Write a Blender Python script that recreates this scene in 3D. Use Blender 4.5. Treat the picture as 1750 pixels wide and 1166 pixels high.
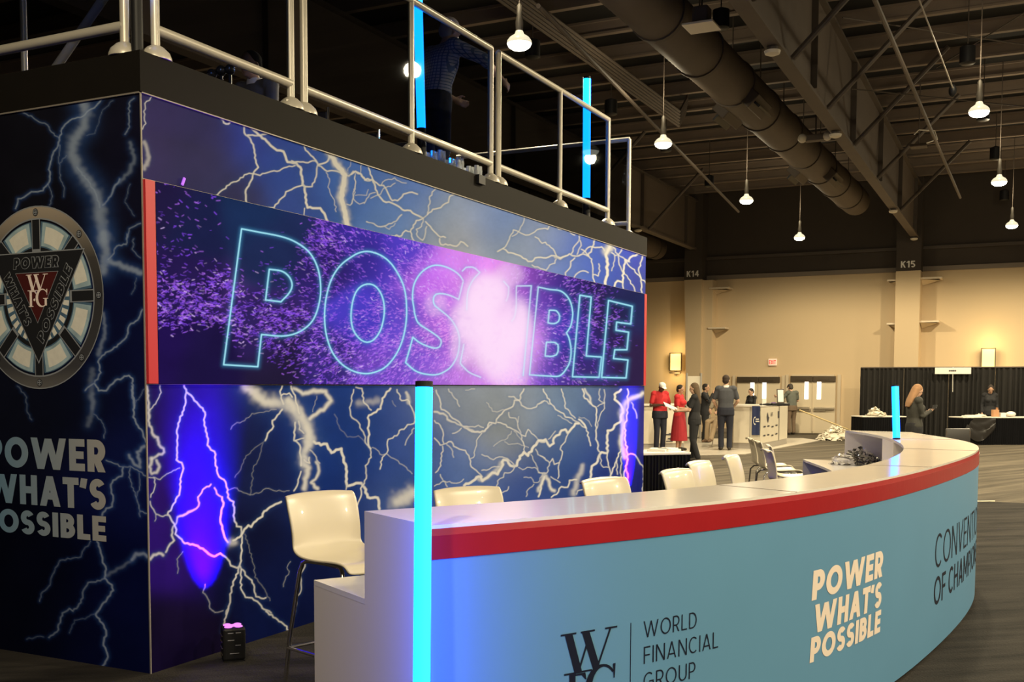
# Exhibition hall with a two-storey booth, LED wall and a curved reception bar.
import bpy, bmesh, math, random
import numpy as np
from mathutils import Vector, Matrix, Quaternion

for o in list(bpy.data.objects):
    bpy.data.objects.remove(o, do_unlink=True)
SC = bpy.context.scene
COL = SC.collection
R = math.radians

# ------------------------------------------------------------------ camera
F_PX, CX, CY, IW, IH = 1840.0, 875.0, 776.8, 1750, 1166
CAM_H = 1.555
YAW, PITCH, ROLL = R(26.49), R(-3.674), R(.209)
_f = np.array([math.cos(YAW)*math.cos(PITCH), math.sin(YAW)*math.cos(PITCH), math.sin(PITCH)])
_r0 = np.array([math.sin(YAW), -math.cos(YAW), 0.0]); _u0 = np.cross(_r0, _f)
_r = math.cos(ROLL)*_r0 + math.sin(ROLL)*_u0
_u = -math.sin(ROLL)*_r0 + math.cos(ROLL)*_u0
cam_d = bpy.data.cameras.new('camera'); cam = bpy.data.objects.new('camera', cam_d); COL.objects.link(cam)
cam.matrix_world = Matrix(((_r[0], _u[0], -_f[0], 0), (_r[1], _u[1], -_f[1], 0), (_r[2], _u[2], -_f[2], CAM_H), (0, 0, 0, 1)))
cam_d.sensor_width = 36; cam_d.lens = F_PX/IW*36
cam_d.shift_x = 0; cam_d.shift_y = (CY-IH/2)/IW
cam_d.clip_end = 200
SC.camera = cam

# ------------------------------------------------------------------ view, world, hall lamps
SC.view_settings.view_transform = 'Standard'; SC.view_settings.look = 'None'
SC.view_settings.exposure = 0.0; SC.view_settings.gamma = 1; SC.view_settings.use_curve_mapping = False
w = bpy.data.worlds.new('world'); SC.world = w; w.use_nodes = True
w.node_tree.nodes['Background'].inputs[0].default_value = (1.0, .80, .60, 1)
w.node_tree.nodes['Background'].inputs[1].default_value = .06
LAMP_COL = (1.0, .84, .55); LAMP_W = 900.0
LAMP_X = [-.4, 5.9, 12.2, 18.25, 24.6, 31.3]
LAMP_Y = [6.2, 1.1, -4.0, -9.1]
LAMP_Z = 5.8

# ------------------------------------------------------------------ helpers
def lin(c):
    c = np.asarray(c, float)/255
    return np.where(c <= .04045, c/12.92, ((c+.055)/1.055)**2.4)
def at(px, py, axis, val):
    """point where the sight line through a photo pixel meets the plane axis = val"""
    d = _f + _r*(px-CX)/F_PX - _u*(py-CY)/F_PX
    C = np.array([0, 0, CAM_H]); t = (val-C[axis])/d[axis]
    return Vector(C+t*d)
def deep(px, py, D):
    return Vector(np.array([0, 0, CAM_H]) + D*(_f + _r*(px-CX)/F_PX - _u*(py-CY)/F_PX))
def proj(P):
    d = np.asarray(P, float)-np.array([0, 0, CAM_H]); z = d@_f
    return CX+F_PX*(d@_r)/z, CY-F_PX*(d@_u)/z

def mat(name, col, rough=.5, metal=0, emit=None, estr=0, noise=0, nscale=8, bump=0, bscale=60, spec=.5, coat=0, trans=0, alpha=1):
    m = bpy.data.materials.new(name); m.use_nodes = True
    nt = m.node_tree; b = nt.nodes['Principled BSDF']
    b.inputs['Base Color'].default_value = (*col, 1); b.inputs['Roughness'].default_value = rough
    b.inputs['Metallic'].default_value = metal; b.inputs['Specular IOR Level'].default_value = spec
    b.inputs['Coat Weight'].default_value = coat; b.inputs['Coat Roughness'].default_value = .05
    b.inputs['Transmission Weight'].default_value = trans
    if emit is not None:
        b.inputs['Emission Color'].default_value = (*emit, 1); b.inputs['Emission Strength'].default_value = estr
    if noise or bump:
        tc = nt.nodes.new('ShaderNodeTexCoord')
    if noise:
        n = nt.nodes.new('ShaderNodeTexNoise'); n.inputs['Scale'].default_value = nscale; n.inputs['Detail'].default_value = 5
        nt.links.new(tc.outputs['Object'], n.inputs['Vector'])
        mx = nt.nodes.new('ShaderNodeMix'); mx.data_type = 'RGBA'
        mx.inputs[6].default_value = (*[c*(1-noise) for c in col], 1); mx.inputs[7].default_value = (*[min(1, c*(1+noise)) for c in col], 1)
        nt.links.new(n.outputs['Fac'], mx.inputs[0]); nt.links.new(mx.outputs[2], b.inputs['Base Color'])
    if bump:
        n2 = nt.nodes.new('ShaderNodeTexNoise'); n2.inputs['Scale'].default_value = bscale; n2.inputs['Detail'].default_value = 4
        nt.links.new(tc.outputs['Object'], n2.inputs['Vector'])
        bp = nt.nodes.new('ShaderNodeBump'); bp.inputs['Strength'].default_value = bump; bp.inputs['Distance'].default_value = .02
        nt.links.new(n2.outputs['Fac'], bp.inputs['Height']); nt.links.new(bp.outputs['Normal'], b.inputs['Normal'])
    return m

def tag(o, label=None, cat=None, group=None, kind=None):
    if label: o['label'] = label
    if cat: o['category'] = cat
    if group: o['group'] = group
    if kind: o['kind'] = kind
    return o
def thing(name, label, cat, loc=(0, 0, 0), rz=0, group=None):
    o = bpy.data.objects.new(name, None); COL.objects.link(o)
    o.empty_display_size = .1
    o.location = loc; o.rotation_euler = (0, 0, rz)
    return tag(o, label, cat, group)
def link(name, me, m=None, parent=None, smooth=False):
    o = bpy.data.objects.new(name, me); COL.objects.link(o)
    if m is not None:
        for k in (m if isinstance(m, (list, tuple)) else [m]): me.materials.append(k)
    if smooth:
        me.polygons.foreach_set('use_smooth', [True]*len(me.polygons))
    if parent is not None: o.parent = parent
    return o
def copy_tree(root, loc, rz=None, label=None):
    r = root.copy(); COL.objects.link(r); r.location = loc
    if rz is not None: r.rotation_euler = (0, 0, rz)
    if label: r['label'] = label
    for ch in list(root.children):
        c = ch.copy(); COL.objects.link(c); c.parent = r
        for g in list(ch.children):
            d = g.copy(); COL.objects.link(d); d.parent = c
    return r

class MB:
    """collects shapes into one mesh"""
    def __init__(s): s.v = []; s.f = []; s.mi = []; s.cur = 0
    def add(s, vs, fs):
        b = len(s.v); s.v += [tuple(v) for v in vs]
        for f in fs: s.f.append(tuple(i+b for i in f)); s.mi.append(s.cur)
        return s
    def box(s, c, d, rot=None, bev=0):
        x, y, z = [k/2 for k in d]
        if bev:
            bm = bmesh.new(); bmesh.ops.create_cube(bm, size=1)
            for v in bm.verts: v.co = Vector((v.co.x*d[0], v.co.y*d[1], v.co.z*d[2]))
            bmesh.ops.bevel(bm, geom=bm.edges[:], offset=bev, segments=2, affect='EDGES', profile=.5)
            bm.verts.index_update()
            vs = [v.co.copy() for v in bm.verts]; fs = [[v.index for v in f.verts] for f in bm.faces]; bm.free()
        else:
            vs = [Vector(p) for p in ((-x,-y,-z),(x,-y,-z),(x,y,-z),(-x,y,-z),(-x,-y,z),(x,-y,z),(x,y,z),(-x,y,z))]
            fs = [(0,3,2,1),(4,5,6,7),(0,1,5,4),(1,2,6,5),(2,3,7,6),(3,0,4,7)]
        if rot is not None: vs = [rot @ v for v in vs]
        return s.add([v+Vector(c) for v in vs], fs)
    def prism(s, poly, z0, z1):
        n = len(poly)
        return s.add([(p[0], p[1], z0) for p in poly]+[(p[0], p[1], z1) for p in poly],
                     [tuple(range(n))[::-1], tuple(range(n, 2*n))]+[(i, (i+1) % n, n+(i+1) % n, n+i) for i in range(n)])
    def tube(s, pts, r, n=12, cap=True):
        pts = [Vector(p) for p in pts]; k = len(pts)
        rr = r if isinstance(r, (list, tuple)) else [r]*k
        vs = []; T0 = None; N = None
        for i, p in enumerate(pts):
            t = (pts[min(i+1, k-1)]-pts[max(i-1, 0)]).normalized()
            if N is None:
                N = t.orthogonal().normalized()
            else:
                q = T0.rotation_difference(t); N = (q @ N); N = (N-t*N.dot(t)).normalized()
            T0 = t; B = t.cross(N)
            for j in range(n):
                a = 2*math.pi*j/n; vs.append(p+(N*math.cos(a)+B*math.sin(a))*rr[i])
        fs = [(i*n+j, i*n+(j+1) % n, (i+1)*n+(j+1) % n, (i+1)*n+j) for i in range(k-1) for j in range(n)]
        if cap: fs += [tuple(range(n))[::-1], tuple(range((k-1)*n, k*n))]
        return s.add(vs, fs)
    def lathe(s, prof, c=(0, 0, 0), n=20, axis=None):
        vs = []
        for (r, z) in prof:
            for j in range(n):
                a = 2*math.pi*j/n; vs.append(Vector((r*math.cos(a), r*math.sin(a), z)))
        if axis is not None:
            q = Vector((0, 0, 1)).rotation_difference(Vector(axis)); vs = [q @ v for v in vs]
        vs = [v+Vector(c) for v in vs]; k = len(prof)
        fs = [(i*n+j, i*n+(j+1) % n, (i+1)*n+(j+1) % n, (i+1)*n+j) for i in range(k-1) for j in range(n)]
        fs += [tuple(range(n))[::-1], tuple(range((k-1)*n, k*n))]
        return s.add(vs, fs)
    def ball(s, c, r, n=12, m=8, rot=None):
        rr = r if isinstance(r, (tuple, list)) else (r, r, r)
        vs = [Vector((0, 0, -rr[2]))]
        for i in range(1, m):
            t = math.pi*i/m-math.pi/2
            for j in range(n):
                a = 2*math.pi*j/n; vs.append(Vector((rr[0]*math.cos(t)*math.cos(a), rr[1]*math.cos(t)*math.sin(a), rr[2]*math.sin(t))))
        vs.append(Vector((0, 0, rr[2])))
        if rot is not None: vs = [rot @ v for v in vs]
        fs = [(0, 1+(j+1) % n, 1+j) for j in range(n)]
        fs += [(1+i*n+j, 1+i*n+(j+1) % n, 1+(i+1)*n+(j+1) % n, 1+(i+1)*n+j) for i in range(m-2) for j in range(n)]
        L = len(vs)-1; fs += [(L, 1+(m-2)*n+j, 1+(m-2)*n+(j+1) % n) for j in range(n)]
        return s.add([v+Vector(c) for v in vs], fs)
    def mesh(s, name):
        me = bpy.data.meshes.new(name); me.from_pydata(s.v, [], s.f); me.polygons.foreach_set('material_index', s.mi)
        me.update(); return me
    def build(s, name, m=None, parent=None, smooth=False, fix=False):
        me = s.mesh(name)
        if fix or True:
            bm = bmesh.new(); bm.from_mesh(me); bmesh.ops.recalc_face_normals(bm, faces=bm.faces[:]); bm.to_mesh(me); bm.free()
        o = link(name, me, m, parent, smooth)
        if smooth:
            try: me.set_sharp_from_angle(angle=R(40))
            except Exception: pass
        return o
def poly_offset(pts, off, closed=False):
    """miter-offset of an open/closed 2-D polyline"""
    n = len(pts); out = []
    for i in range(n):
        p = np.array(pts[i], float)
        a = np.array(pts[i-1], float) if (i > 0 or closed) else None
        b = np.array(pts[(i+1) % n], float) if (i < n-1 or closed) else None
        d1 = (p-a)/max(1e-9, np.linalg.norm(p-a)) if a is not None else None
        d2 = (b-p)/max(1e-9, np.linalg.norm(b-p)) if b is not None else None
        if d1 is None: d1 = d2
        if d2 is None: d2 = d1
        n1 = np.array([-d1[1], d1[0]]); n2 = np.array([-d2[1], d2[0]]); m_ = n1+n2; L = np.linalg.norm(m_)
        if L < .2: out.append(p+n1*off); continue
        m_ /= L; out.append(p+m_*off/max(.42, m_@n1))
    return out
# ------------------------------------------------------------------ stroke lettering (cap height 1)
def arc(cx, cy, rx, ry, a0, a1, n=14):
    return [(cx+rx*math.cos(R(a0+(a1-a0)*i/n)), cy+ry*math.sin(R(a0+(a1-a0)*i/n))) for i in range(n+1)]
def glyph(ch, t):
    """-> (strokes [(pts, closed)], advance width) ; t = stroke width"""
    a = t/2; wd = {'I': t, 'W': 1.02+t*1.1, 'O': .74+t*.55, 'C': .62+t*.4, 'G': .66+t*.5, 'M': .78+t*.7, 'N': .6+t*.5, 'L': .42+t*.4, 'E': .42+t*.5, 'F': .42+t*.4, 'S': .46+t*.5,
        'T': .5+t*.4, 'A': .62+t*.75, 'V': .6+t*.7, 'H': .56+t*.5, 'D': .58+t*.5, 'R': .48+t*.55, 'P': .46+t*.55, 'B': .46+t*.55, 'U': .56+t*.4, "'": t*.9, 'X': .55+t*.5, 'K': .5+t*.5, '1': .2+t*.6, '4': .5+t*.4, '5': .44+t*.4, ' ': .3}[ch]
    w_ = wd; h = 1-a; S = []
    if ch == 'I': S = [[(a, 0), (a, 1)]]
    elif ch == 'L': S = [[(a, 1), (a, a), (w_, a)]]
    elif ch == 'E': S = [[(w_, h), (a, h), (a, a), (w_, a)], [(a, .5), (w_*.93, .5)]]
    elif ch == 'F': S = [[(w_, h), (a, h), (a, 0)], [(a, .5), (w_*.93, .5)]]
    elif ch == 'T': S = [[(0, h), (w_, h)], [(w_/2, 0), (w_/2, 1)]]
    elif ch == 'H': S = [[(a, 0), (a, 1)], [(w_-a, 0), (w_-a, 1)], [(a, .5), (w_-a, .5)]]
    elif ch == 'W': S = [[(a*1.1, 1), (w_*.28, 0), 'd'], [(w_*.28, 0), (w_*.5, .98), 'd'], [(w_*.5, .98), (w_*.72, 0), 'd'], [(w_*.72, 0), (w_-a*1.1, 1), 'd']]
    elif ch == 'M': S = [[(a, 0), (a, 1)], [(w_-a, 0), (w_-a, 1)], [(a*1.2, 1), (w_/2, .2), 'd'], [(w_/2, .2), (w_-a*1.2, 1), 'd']]
    elif ch == 'N': S = [[(a, 0), (a, 1)], [(w_-a, 0), (w_-a, 1)], [(a*1.2, 1), (w_-a*1.2, 0), 'd']]
    elif ch == 'V': S = [[(a*1.1, 1), (w_/2, 0), 'd'], [(w_/2, 0), (w_-a*1.1, 1), 'd']]
    elif ch == 'A': S = [[(a*1.1, 0), (w_/2, 1), 'd'], [(w_/2, 1), (w_-a*1.1, 0), 'd'], [(w_*.22+a*.4, .22+a), (w_*.78-a*.4, .22+a)]]
    elif ch == 'O': return [(arc(w_/2, .5, w_/2-a, .5-a, 0, 352.5, 47), True)], w_
    elif ch == 'C': S = [arc(w_*.55, .5, w_*.55-a, .5-a, 48, 312, 30)]
    elif ch == 'G': S = [arc(w_*.52, .5, w_*.52-a, .5-a, 50, 340, 30)+[(w_-a, .46), (w_*.55, .46)]]
    elif ch == 'S':
        rx = w_/2-a; r1 = (1-t)/4
        S = [arc(w_/2, 1-a-r1, rx*.96, r1, 28, 270-12, 22)[:-1]+arc(w_/2, a+r1, rx, r1, 90-12, -155, 24)]
    elif ch == 'D': S = [[(a, 0), (a, 1)], [(a, a), (w_*.42, a)]+arc(w_*.42, .5, w_*.58-a, .5-a, -90, 90, 20)[1:]+[(a, h)]]
    elif ch in 'PR':
        r = (h-.42)/2; S = [[(a, 0), (a, 1)], [(a, h), (w_*.5, h)]+arc(w_*.5, .42+r, w_*.5-a, r, 90, -90, 16)[1:]+[(a, .42)]]
        if ch == 'R': S.append([(w_*.48, .44), (w_-a*1.1, 0), 'd'])
    elif ch == 'B':
        r1 = (h-.52)/2; r2 = (.52-a)/2
        S = [[(a, 0), (a, 1)], [(a, h), (w_*.45, h)]+arc(w_*.45, .52+r1, w_*.5-a, r1, 90, -90, 14)[1:]+[(a, .52)], [(w_*.45, .52)]+arc(w_*.45, a+r2, w_*.55-a, r2, 90, -90, 14)[1:]+[(a, a)]]
    elif ch == 'U': S = [[(a, 1), (a, .35)]+arc(w_/2, .35, w_/2-a, .35-a, 180, 360, 16)[1:]+[(w_-a, 1)]]
    elif ch == "'": S = [[(w_*.55, 1), (w_*.25, .68)]]
    elif ch == 'K': S = [[(a, 0), (a, 1)], [(w_-a*1.2, 1), (a, .40), 'd'], [(w_*.42, .60), (w_-a*1.2, 0), 'd']]
    elif ch == 'X': S = [[(a, 0), (w_-a, 1)], [(a, 1), (w_-a, 0)]]
    elif ch == '1': S = [[(w_-a, 0), (w_-a, 1)], [(0, .72), (w_-a, 1), 'd']]
    elif ch == '4': S = [[(w_*.7, 0), (w_*.7, 1)], [(0, .3), (w_, .3)], [(a, .3), (w_*.7, 1), 'd']]
    elif ch == '5': S = [[(w_-a*.5, h), (a*1.2, h), (a, .56), (w_*.5, .6)]+arc(w_*.5, .3, w_*.5-a, .3-a, 80, -150, 16)]
    return [(s, False) for s in S], w_
def text_strokes(txt, t, gap=.14, slant=0, width=None):
    """strokes scaled so that the line is `width` cap-heights wide (if given)"""
    x = 0; out = []
    for ch in txt:
        S, w_ = glyph(ch, t)
        for pts, cl in S: out.append(([(p[0]+x, p[1]) if p != 'd' else 'd' for p in pts], cl))
        x += w_+(gap if ch != ' ' else 0)
    x -= gap; k = 1 if width is None else width/x
    return out, k, x*k, slant
def resample(pts, closed, step):
    q = list(pts)+([pts[0]] if closed else []); out = []
    for i in range(len(q)-1):
        n = max(1, int(math.dist(q[i], q[i+1])/step))
        for j in range(n): out.append((q[i][0]+(q[i+1][0]-q[i][0])*j/n, q[i][1]+(q[i+1][1]-q[i][1])*j/n))
    if not closed: out.append(q[-1])
    return out
def letter_mesh(mb, txt, t, height, place, width=None, gap=.14, slant=0, step=.12, grow=0):
    """fill mb with the strokes of txt; place(x, y) maps metres along/above the baseline to 3-D"""
    out, k, W, sl = text_strokes(txt, t, gap, slant, (width/height) if width else None)
    for n_, (pts, cl) in enumerate(out):
        lift = .00012*(n_ % 6)
        def put(q): return place((q[0]*k+q[1]*sl)*height, q[1]*height, lift)
        if pts[-1] == 'd':
            (xa, ya), (xb, yb) = pts[:2]; e_ = grow/2/max(.05, abs(yb-ya)); xa, ya, xb, yb = xa-(xb-xa)*e_, ya-(yb-ya)*e_, xb+(xb-xa)*e_, yb+(yb-ya)*e_; hw = (t+grow)/2*math.hypot(xb-xa, yb-ya)/max(.05, abs(yb-ya)); n = 6
            A = [(xa+(xb-xa)*i/n-hw, ya+(yb-ya)*i/n) for i in range(n+1)]; B = [(q[0]+2*hw, q[1]) for q in A]
            mb.add([put(q) for q in A]+[put(q) for q in B], [(i, i+1, n+2+i, n+1+i) for i in range(n)])
            continue
        pts = resample(pts, cl, step)
        if grow and not cl:
            for e, q in ((0, 1), (-1, -2)):
                d = math.dist(pts[e], pts[q]); pts[e] = (pts[e][0]+(pts[e][0]-pts[q][0])/d*grow/2, pts[e][1]+(pts[e][1]-pts[q][1])/d*grow/2)
        strip(mb, pts, t+grow, cl, put, not grow)
def strip(mb, pts, t, closed, put, clamp=True):
    A = poly_offset(pts, t/2, closed); B = poly_offset(pts, -t/2, closed); n = len(pts)
    if clamp: A = [(a[0], min(1, max(0, a[1]))) for a in A]; B = [(b[0], min(1, max(0, b[1]))) for b in B]
    mb.add([put(a) for a in A]+[put(b) for b in B], [(i, (i+1) % n, n+(i+1) % n, n+i) for i in range(n if closed else n-1)])
# ------------------------------------------------------------------ printed lightning: width, soft edge, strength, course of each bolt
BOLTS_LOWER = """
3.5 0 1 314,657 318,671 317,688 311,705 303,732 302,753 302,770 301,786 310,791 313,801 309,815 308,832 306,846 302,850
3.5 0 1 302,850 294,865 286,879 297,895 301,905 299,913 310,922 315,929 333,932 346,938 360,949 367,951 376,946 386,953 392,960 394,967 405,971 409,967
3.5 0 1 319,671 326,676 336,688 346,698 350,705 349,722 351,737 355,755 354,761 360,769 366,772 368,787 370,804 374,815 382,820 386,827 389,837 389,850
3.5 0 1 389,850 393,855 399,858 400,872 400,886 404,900 412,901 412,913 413,924 412,936 412,946 409,967 403,987 395,1004 393,1020 391,1035 386,1050
2.8 0 1 410,968 422,986 430,992 434,1008 437,1020 446,1023 454,1022
3 0 1 412,973 411,992 412,1008 419,1021 430,1022 439,1028 448,1040 463,1048
3 0 1 390,1036 381,1071 379,1080 389,1096 387,1116
3 0 1 454,1045 490,1071 494,1084
5 1 0.8 250,660 253,693 253,719 261,743 269,748 271,760 279,767 280,773 267,780 259,784
5 1 0.7 259,784 255,798 259,810 267,808 272,798 267,787
2 0 0.9 273,659 275,671 269,683 262,693 255,701
2 0 0.9 262,816 265,828 257,850
1.5 0 0.8 254,816 264,816 273,820 281,813 307,800
2 0 0.9 256,857 262,871 266,879 274,882 286,881
1.5 0 0.6 266,879 264,891
3 1 0.9 338,850 339,865 326,874 315,880 303,884 300,896 295,901 293,915 297,924 286,937 283,944
5 1 0.8 278,949 271,946 262,949 256,956
1.2 0 0.6 312,943 302,956 303,968 303,980
1.4 0 0.7 350,999 346,1013 357,1028 358,1040 367,1047 381,1044
3 0 0.9 338,850 346,837 360,828
3 0 0.9 366,834 370,844 377,849
4 0 1 379,850 381,865 377,881 377,895 382,913 389,927
13 1 0.7 394,927 401,927
4.5 0 1 398,924 412,915 417,905 424,898 429,901 437,891 448,883 451,874 461,867 470,862 480,858
1.2 0 0.5 388,838 400,834 412,840 427,846 442,843 454,835 468,839 494,839
1 0 0.4 453,753 442,761 420,779 412,798 401,816
1 0 0.4 449,758 442,784 432,801 430,830 427,846
1 0 0.4 418,913 425,936 434,967 435,987 449,1004 461,1027
1.2 0 0.5 496,960 490,970 494,977 487,991 484,1003
2.2 0 0.9 520,961 521,968 514,980 514,996 514,1010 506,1020 506,1035 502,1050
20 1 0.95 420,660 437,676 454,688 472,688 489,691 506,705 518,722 528,739 525,753
16 1 0.95 492,685 511,704 521,720 527,739 531,753 521,771 519,790
8 1 0.95 501,664 517,673 540,669 556,669 565,685 556,697 540,708 529,716
3.5 0 1 482,660 478,669 480,681 484,691
3.5 0 1 497,660 504,676 508,693 511,707
3 0 1 480,676 494,672 499,679
3.5 0 1 482,700 477,707 465,719 467,729 457,741 453,753
1.2 0 0.5 472,700 446,705 430,707 418,719 401,725 394,734
3.5 0 1 504,722 502,739 502,753 512,761 514,782 514,796
2.5 0 1 504,753 519,749
2.5 0 1 510,720 511,734 519,741
10 1 0.9 519,782 517,794 527,800 521,819 519,835
6 1 0.9 540,790 544,800 541,815 531,825 542,835
3 0 1 528,782 529,792 519,786
3 0 1 514,806 509,825 502,839
2 0 0.9 529,769 538,778 546,792
6 0 1 536,755 548,761 558,759 566,774 583,767 587,782 591,802 592,819 593,831 608,826 617,826 622,833 628,850 645,851 648,870
2 0 1 592,831 591,837
3 0 1 622,827 616,835 616,850 608,868
2.5 0 0.95 604,666 600,681 598,701 601,714 612,722 622,743 624,757 632,765 634,782 624,796 626,813 622,827
3 0 0.9 608,662 618,664 622,689 634,701
4.2 0 1 667,664 653,681 650,699 630,710 628,732 631,743 629,759 633,767
2.6 0 1 678,666 686,685 696,683 702,695 708,710 707,724 696,726 690,734 682,736 678,745 663,751 661,774 653,782 649,802
2 0 0.8 707,732 698,747 692,761
1.5 0 0.7 636,765 653,778 661,776 673,784 690,796 704,810
1 0 0.4 571,708 583,736 593,747 612,745 628,761
1 0 0.5 670,685 676,695
1 0 0.6 541,677 538,691 534,704
26 1 0.8 678,858 692,852 704,843
12 1 0.4 645,685 624,689 612,689
6 1 0.8 694,671 698,689
3 0 0.9 745,667 752,686 754,700 767,707 773,715 787,725 793,731 802,736 816,738 828,737 833,731 836,722 847,724 848,717 857,708 862,701 876,695 879,684 888,684 891,672 895,665
3.2 1 0.9 742,704 757,707 768,719 781,725 792,729 802,734 816,738 828,737 840,725
2 0 0.9 792,729 811,730 817,727 826,731
2.5 0 0.8 788,732 780,739 773,741
2.4 0 1 850,722 860,725 871,731 881,736 890,743 895,760 896,772
2.5 0 0.9 869,678 878,678 886,684 891,693 900,698 912,697 930,685
1.6 0 0.7 831,688 840,698 841,703 853,703 860,700
2 0 0.9 869,705 871,714 881,715 884,722 888,736 890,743
1.6 0 0.8 886,712 885,722
2 0 1 890,743 898,746 902,734 908,741 919,751
2 0 0.9 823,741 814,753 811,770 809,782 804,784
2.6 0 1 742,749 752,761 759,759 771,755 775,763 785,768 795,770 802,784 805,798 817,808 824,815
2.5 0 0.9 742,719 752,727 757,739 758,758
2 0 0.8 763,760 771,767 775,782
2.5 0 0.9 756,763 753,796 744,808
6 0 1 793,830 804,825 814,816 821,815 824,822 833,816 841,808 850,811 857,798 860,786 867,787 872,796 883,796 888,780 895,773 902,779 912,763 920,753 930,755
8 1 0.7 816,818 824,822 843,808 857,792
2.2 0 0.9 823,804 831,804 840,799 853,798
2 0 0.9 823,777 833,780 843,786 853,781 867,784 878,794
2 0 0.9 879,799 872,808 862,808 860,816 850,822 847,839
1.5 0 0.7 874,737 867,749 853,755 843,763
1.5 0 0.7 862,755 869,760 884,758 903,765
1.5 0 0.7 878,737 890,751
1.6 0 0.9 907,777 915,792 920,808 927,810
2 0 0.9 915,768 919,777 930,784
1.6 0 0.9 886,799 893,803 905,799 917,801 922,808
2 0 0.9 752,811 757,822 764,832
1.8 0 0.9 742,831 754,824 768,823 775,826 785,825 792,819
2 0 0.9 847,850 853,842 866,839 869,832
2 0 0.9 766,665 773,676 781,684 785,695
1.5 0 0.8 795,667 800,667 811,665
1.5 0 0.8 895,816 907,816 912,825 919,825 927,810
1.8 0 0.8 912,828 902,837 899,849
4 0 1 930,815 924,830 920,849
2.6 0 1 928,665 934,676 942,691 949,700 963,707 966,713 977,715 983,720 989,722 995,729 1002,732 1006,748 1009,762
2 0 0.9 920,691 930,685 942,691
2.2 0 1 959,665 964,681 966,698 973,703 977,710 983,715
5 0 1 920,753 932,751 939,763 946,758 946,749 956,743 959,736 966,734 970,741 977,732 983,724 989,724
4 0 1 989,717 995,722 1001,731
1.5 0 0.6 989,713 1002,717 1011,729
1.5 0 0.9 953,710 961,715 977,724
2 0 0.8 949,737 942,746 937,751
2.2 0 1 970,743 963,758 957,768 961,772 956,789 953,818
2.2 0 1 956,791 947,794 944,784 939,791 923,779
2 0 0.9 939,791 934,809 920,808
3 0 1 995,665 999,681 1009,689 1018,696 1019,713 1018,736 1018,751 1021,756 1021,767 1025,773
4 1 0.9 999,665 1007,677 1009,689
1.8 0 0.9 1025,665 1023,683 1033,689 1033,698 1026,708 1021,722 1020,732
1.8 0 0.9 1032,666 1033,689 1021,695
5 0 1 1009,816 1011,797 1019,792 1023,780 1028,773 1037,775 1038,753 1038,736 1047,734 1050,727 1059,722 1064,701 1061,693 1050,683 1050,674 1061,666
2.5 0 1 1038,773 1038,787 1042,803 1043,815
1.8 0 0.9 1025,779 1028,796 1031,799 1040,799
9 1 0.9 1064,701 1074,684 1085,679 1098,672
9 1 0.9 1064,701 1064,725 1062,746 1062,763 1067,780
3 0 1 1072,665 1073,683 1071,701 1071,719 1067,724 1069,756 1073,777 1069,797 1066,815 1065,839
3 0 1 1061,767 1054,784 1047,801 1043,813
2 0 1 1054,787 1055,811
2 0 1 1062,780 1060,804 1062,821
2 0 1 1069,801 1073,815 1072,830 1075,840
2.5 0 0.9 1073,777 1081,776 1090,785 1098,796 1100,815 1098,839
2 0 0.9 1079,688 1085,701 1088,715
6 1 0.9 920,839 929,811 937,820 941,835 947,839
2 0 0.9 941,815 951,821 957,825
3 0 1 942,850 951,845 959,832 970,833 973,821 985,820
10 1 0.6 995,796 992,809 985,823 980,844
2 0 0.9 985,845 987,839 995,837
"""
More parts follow.
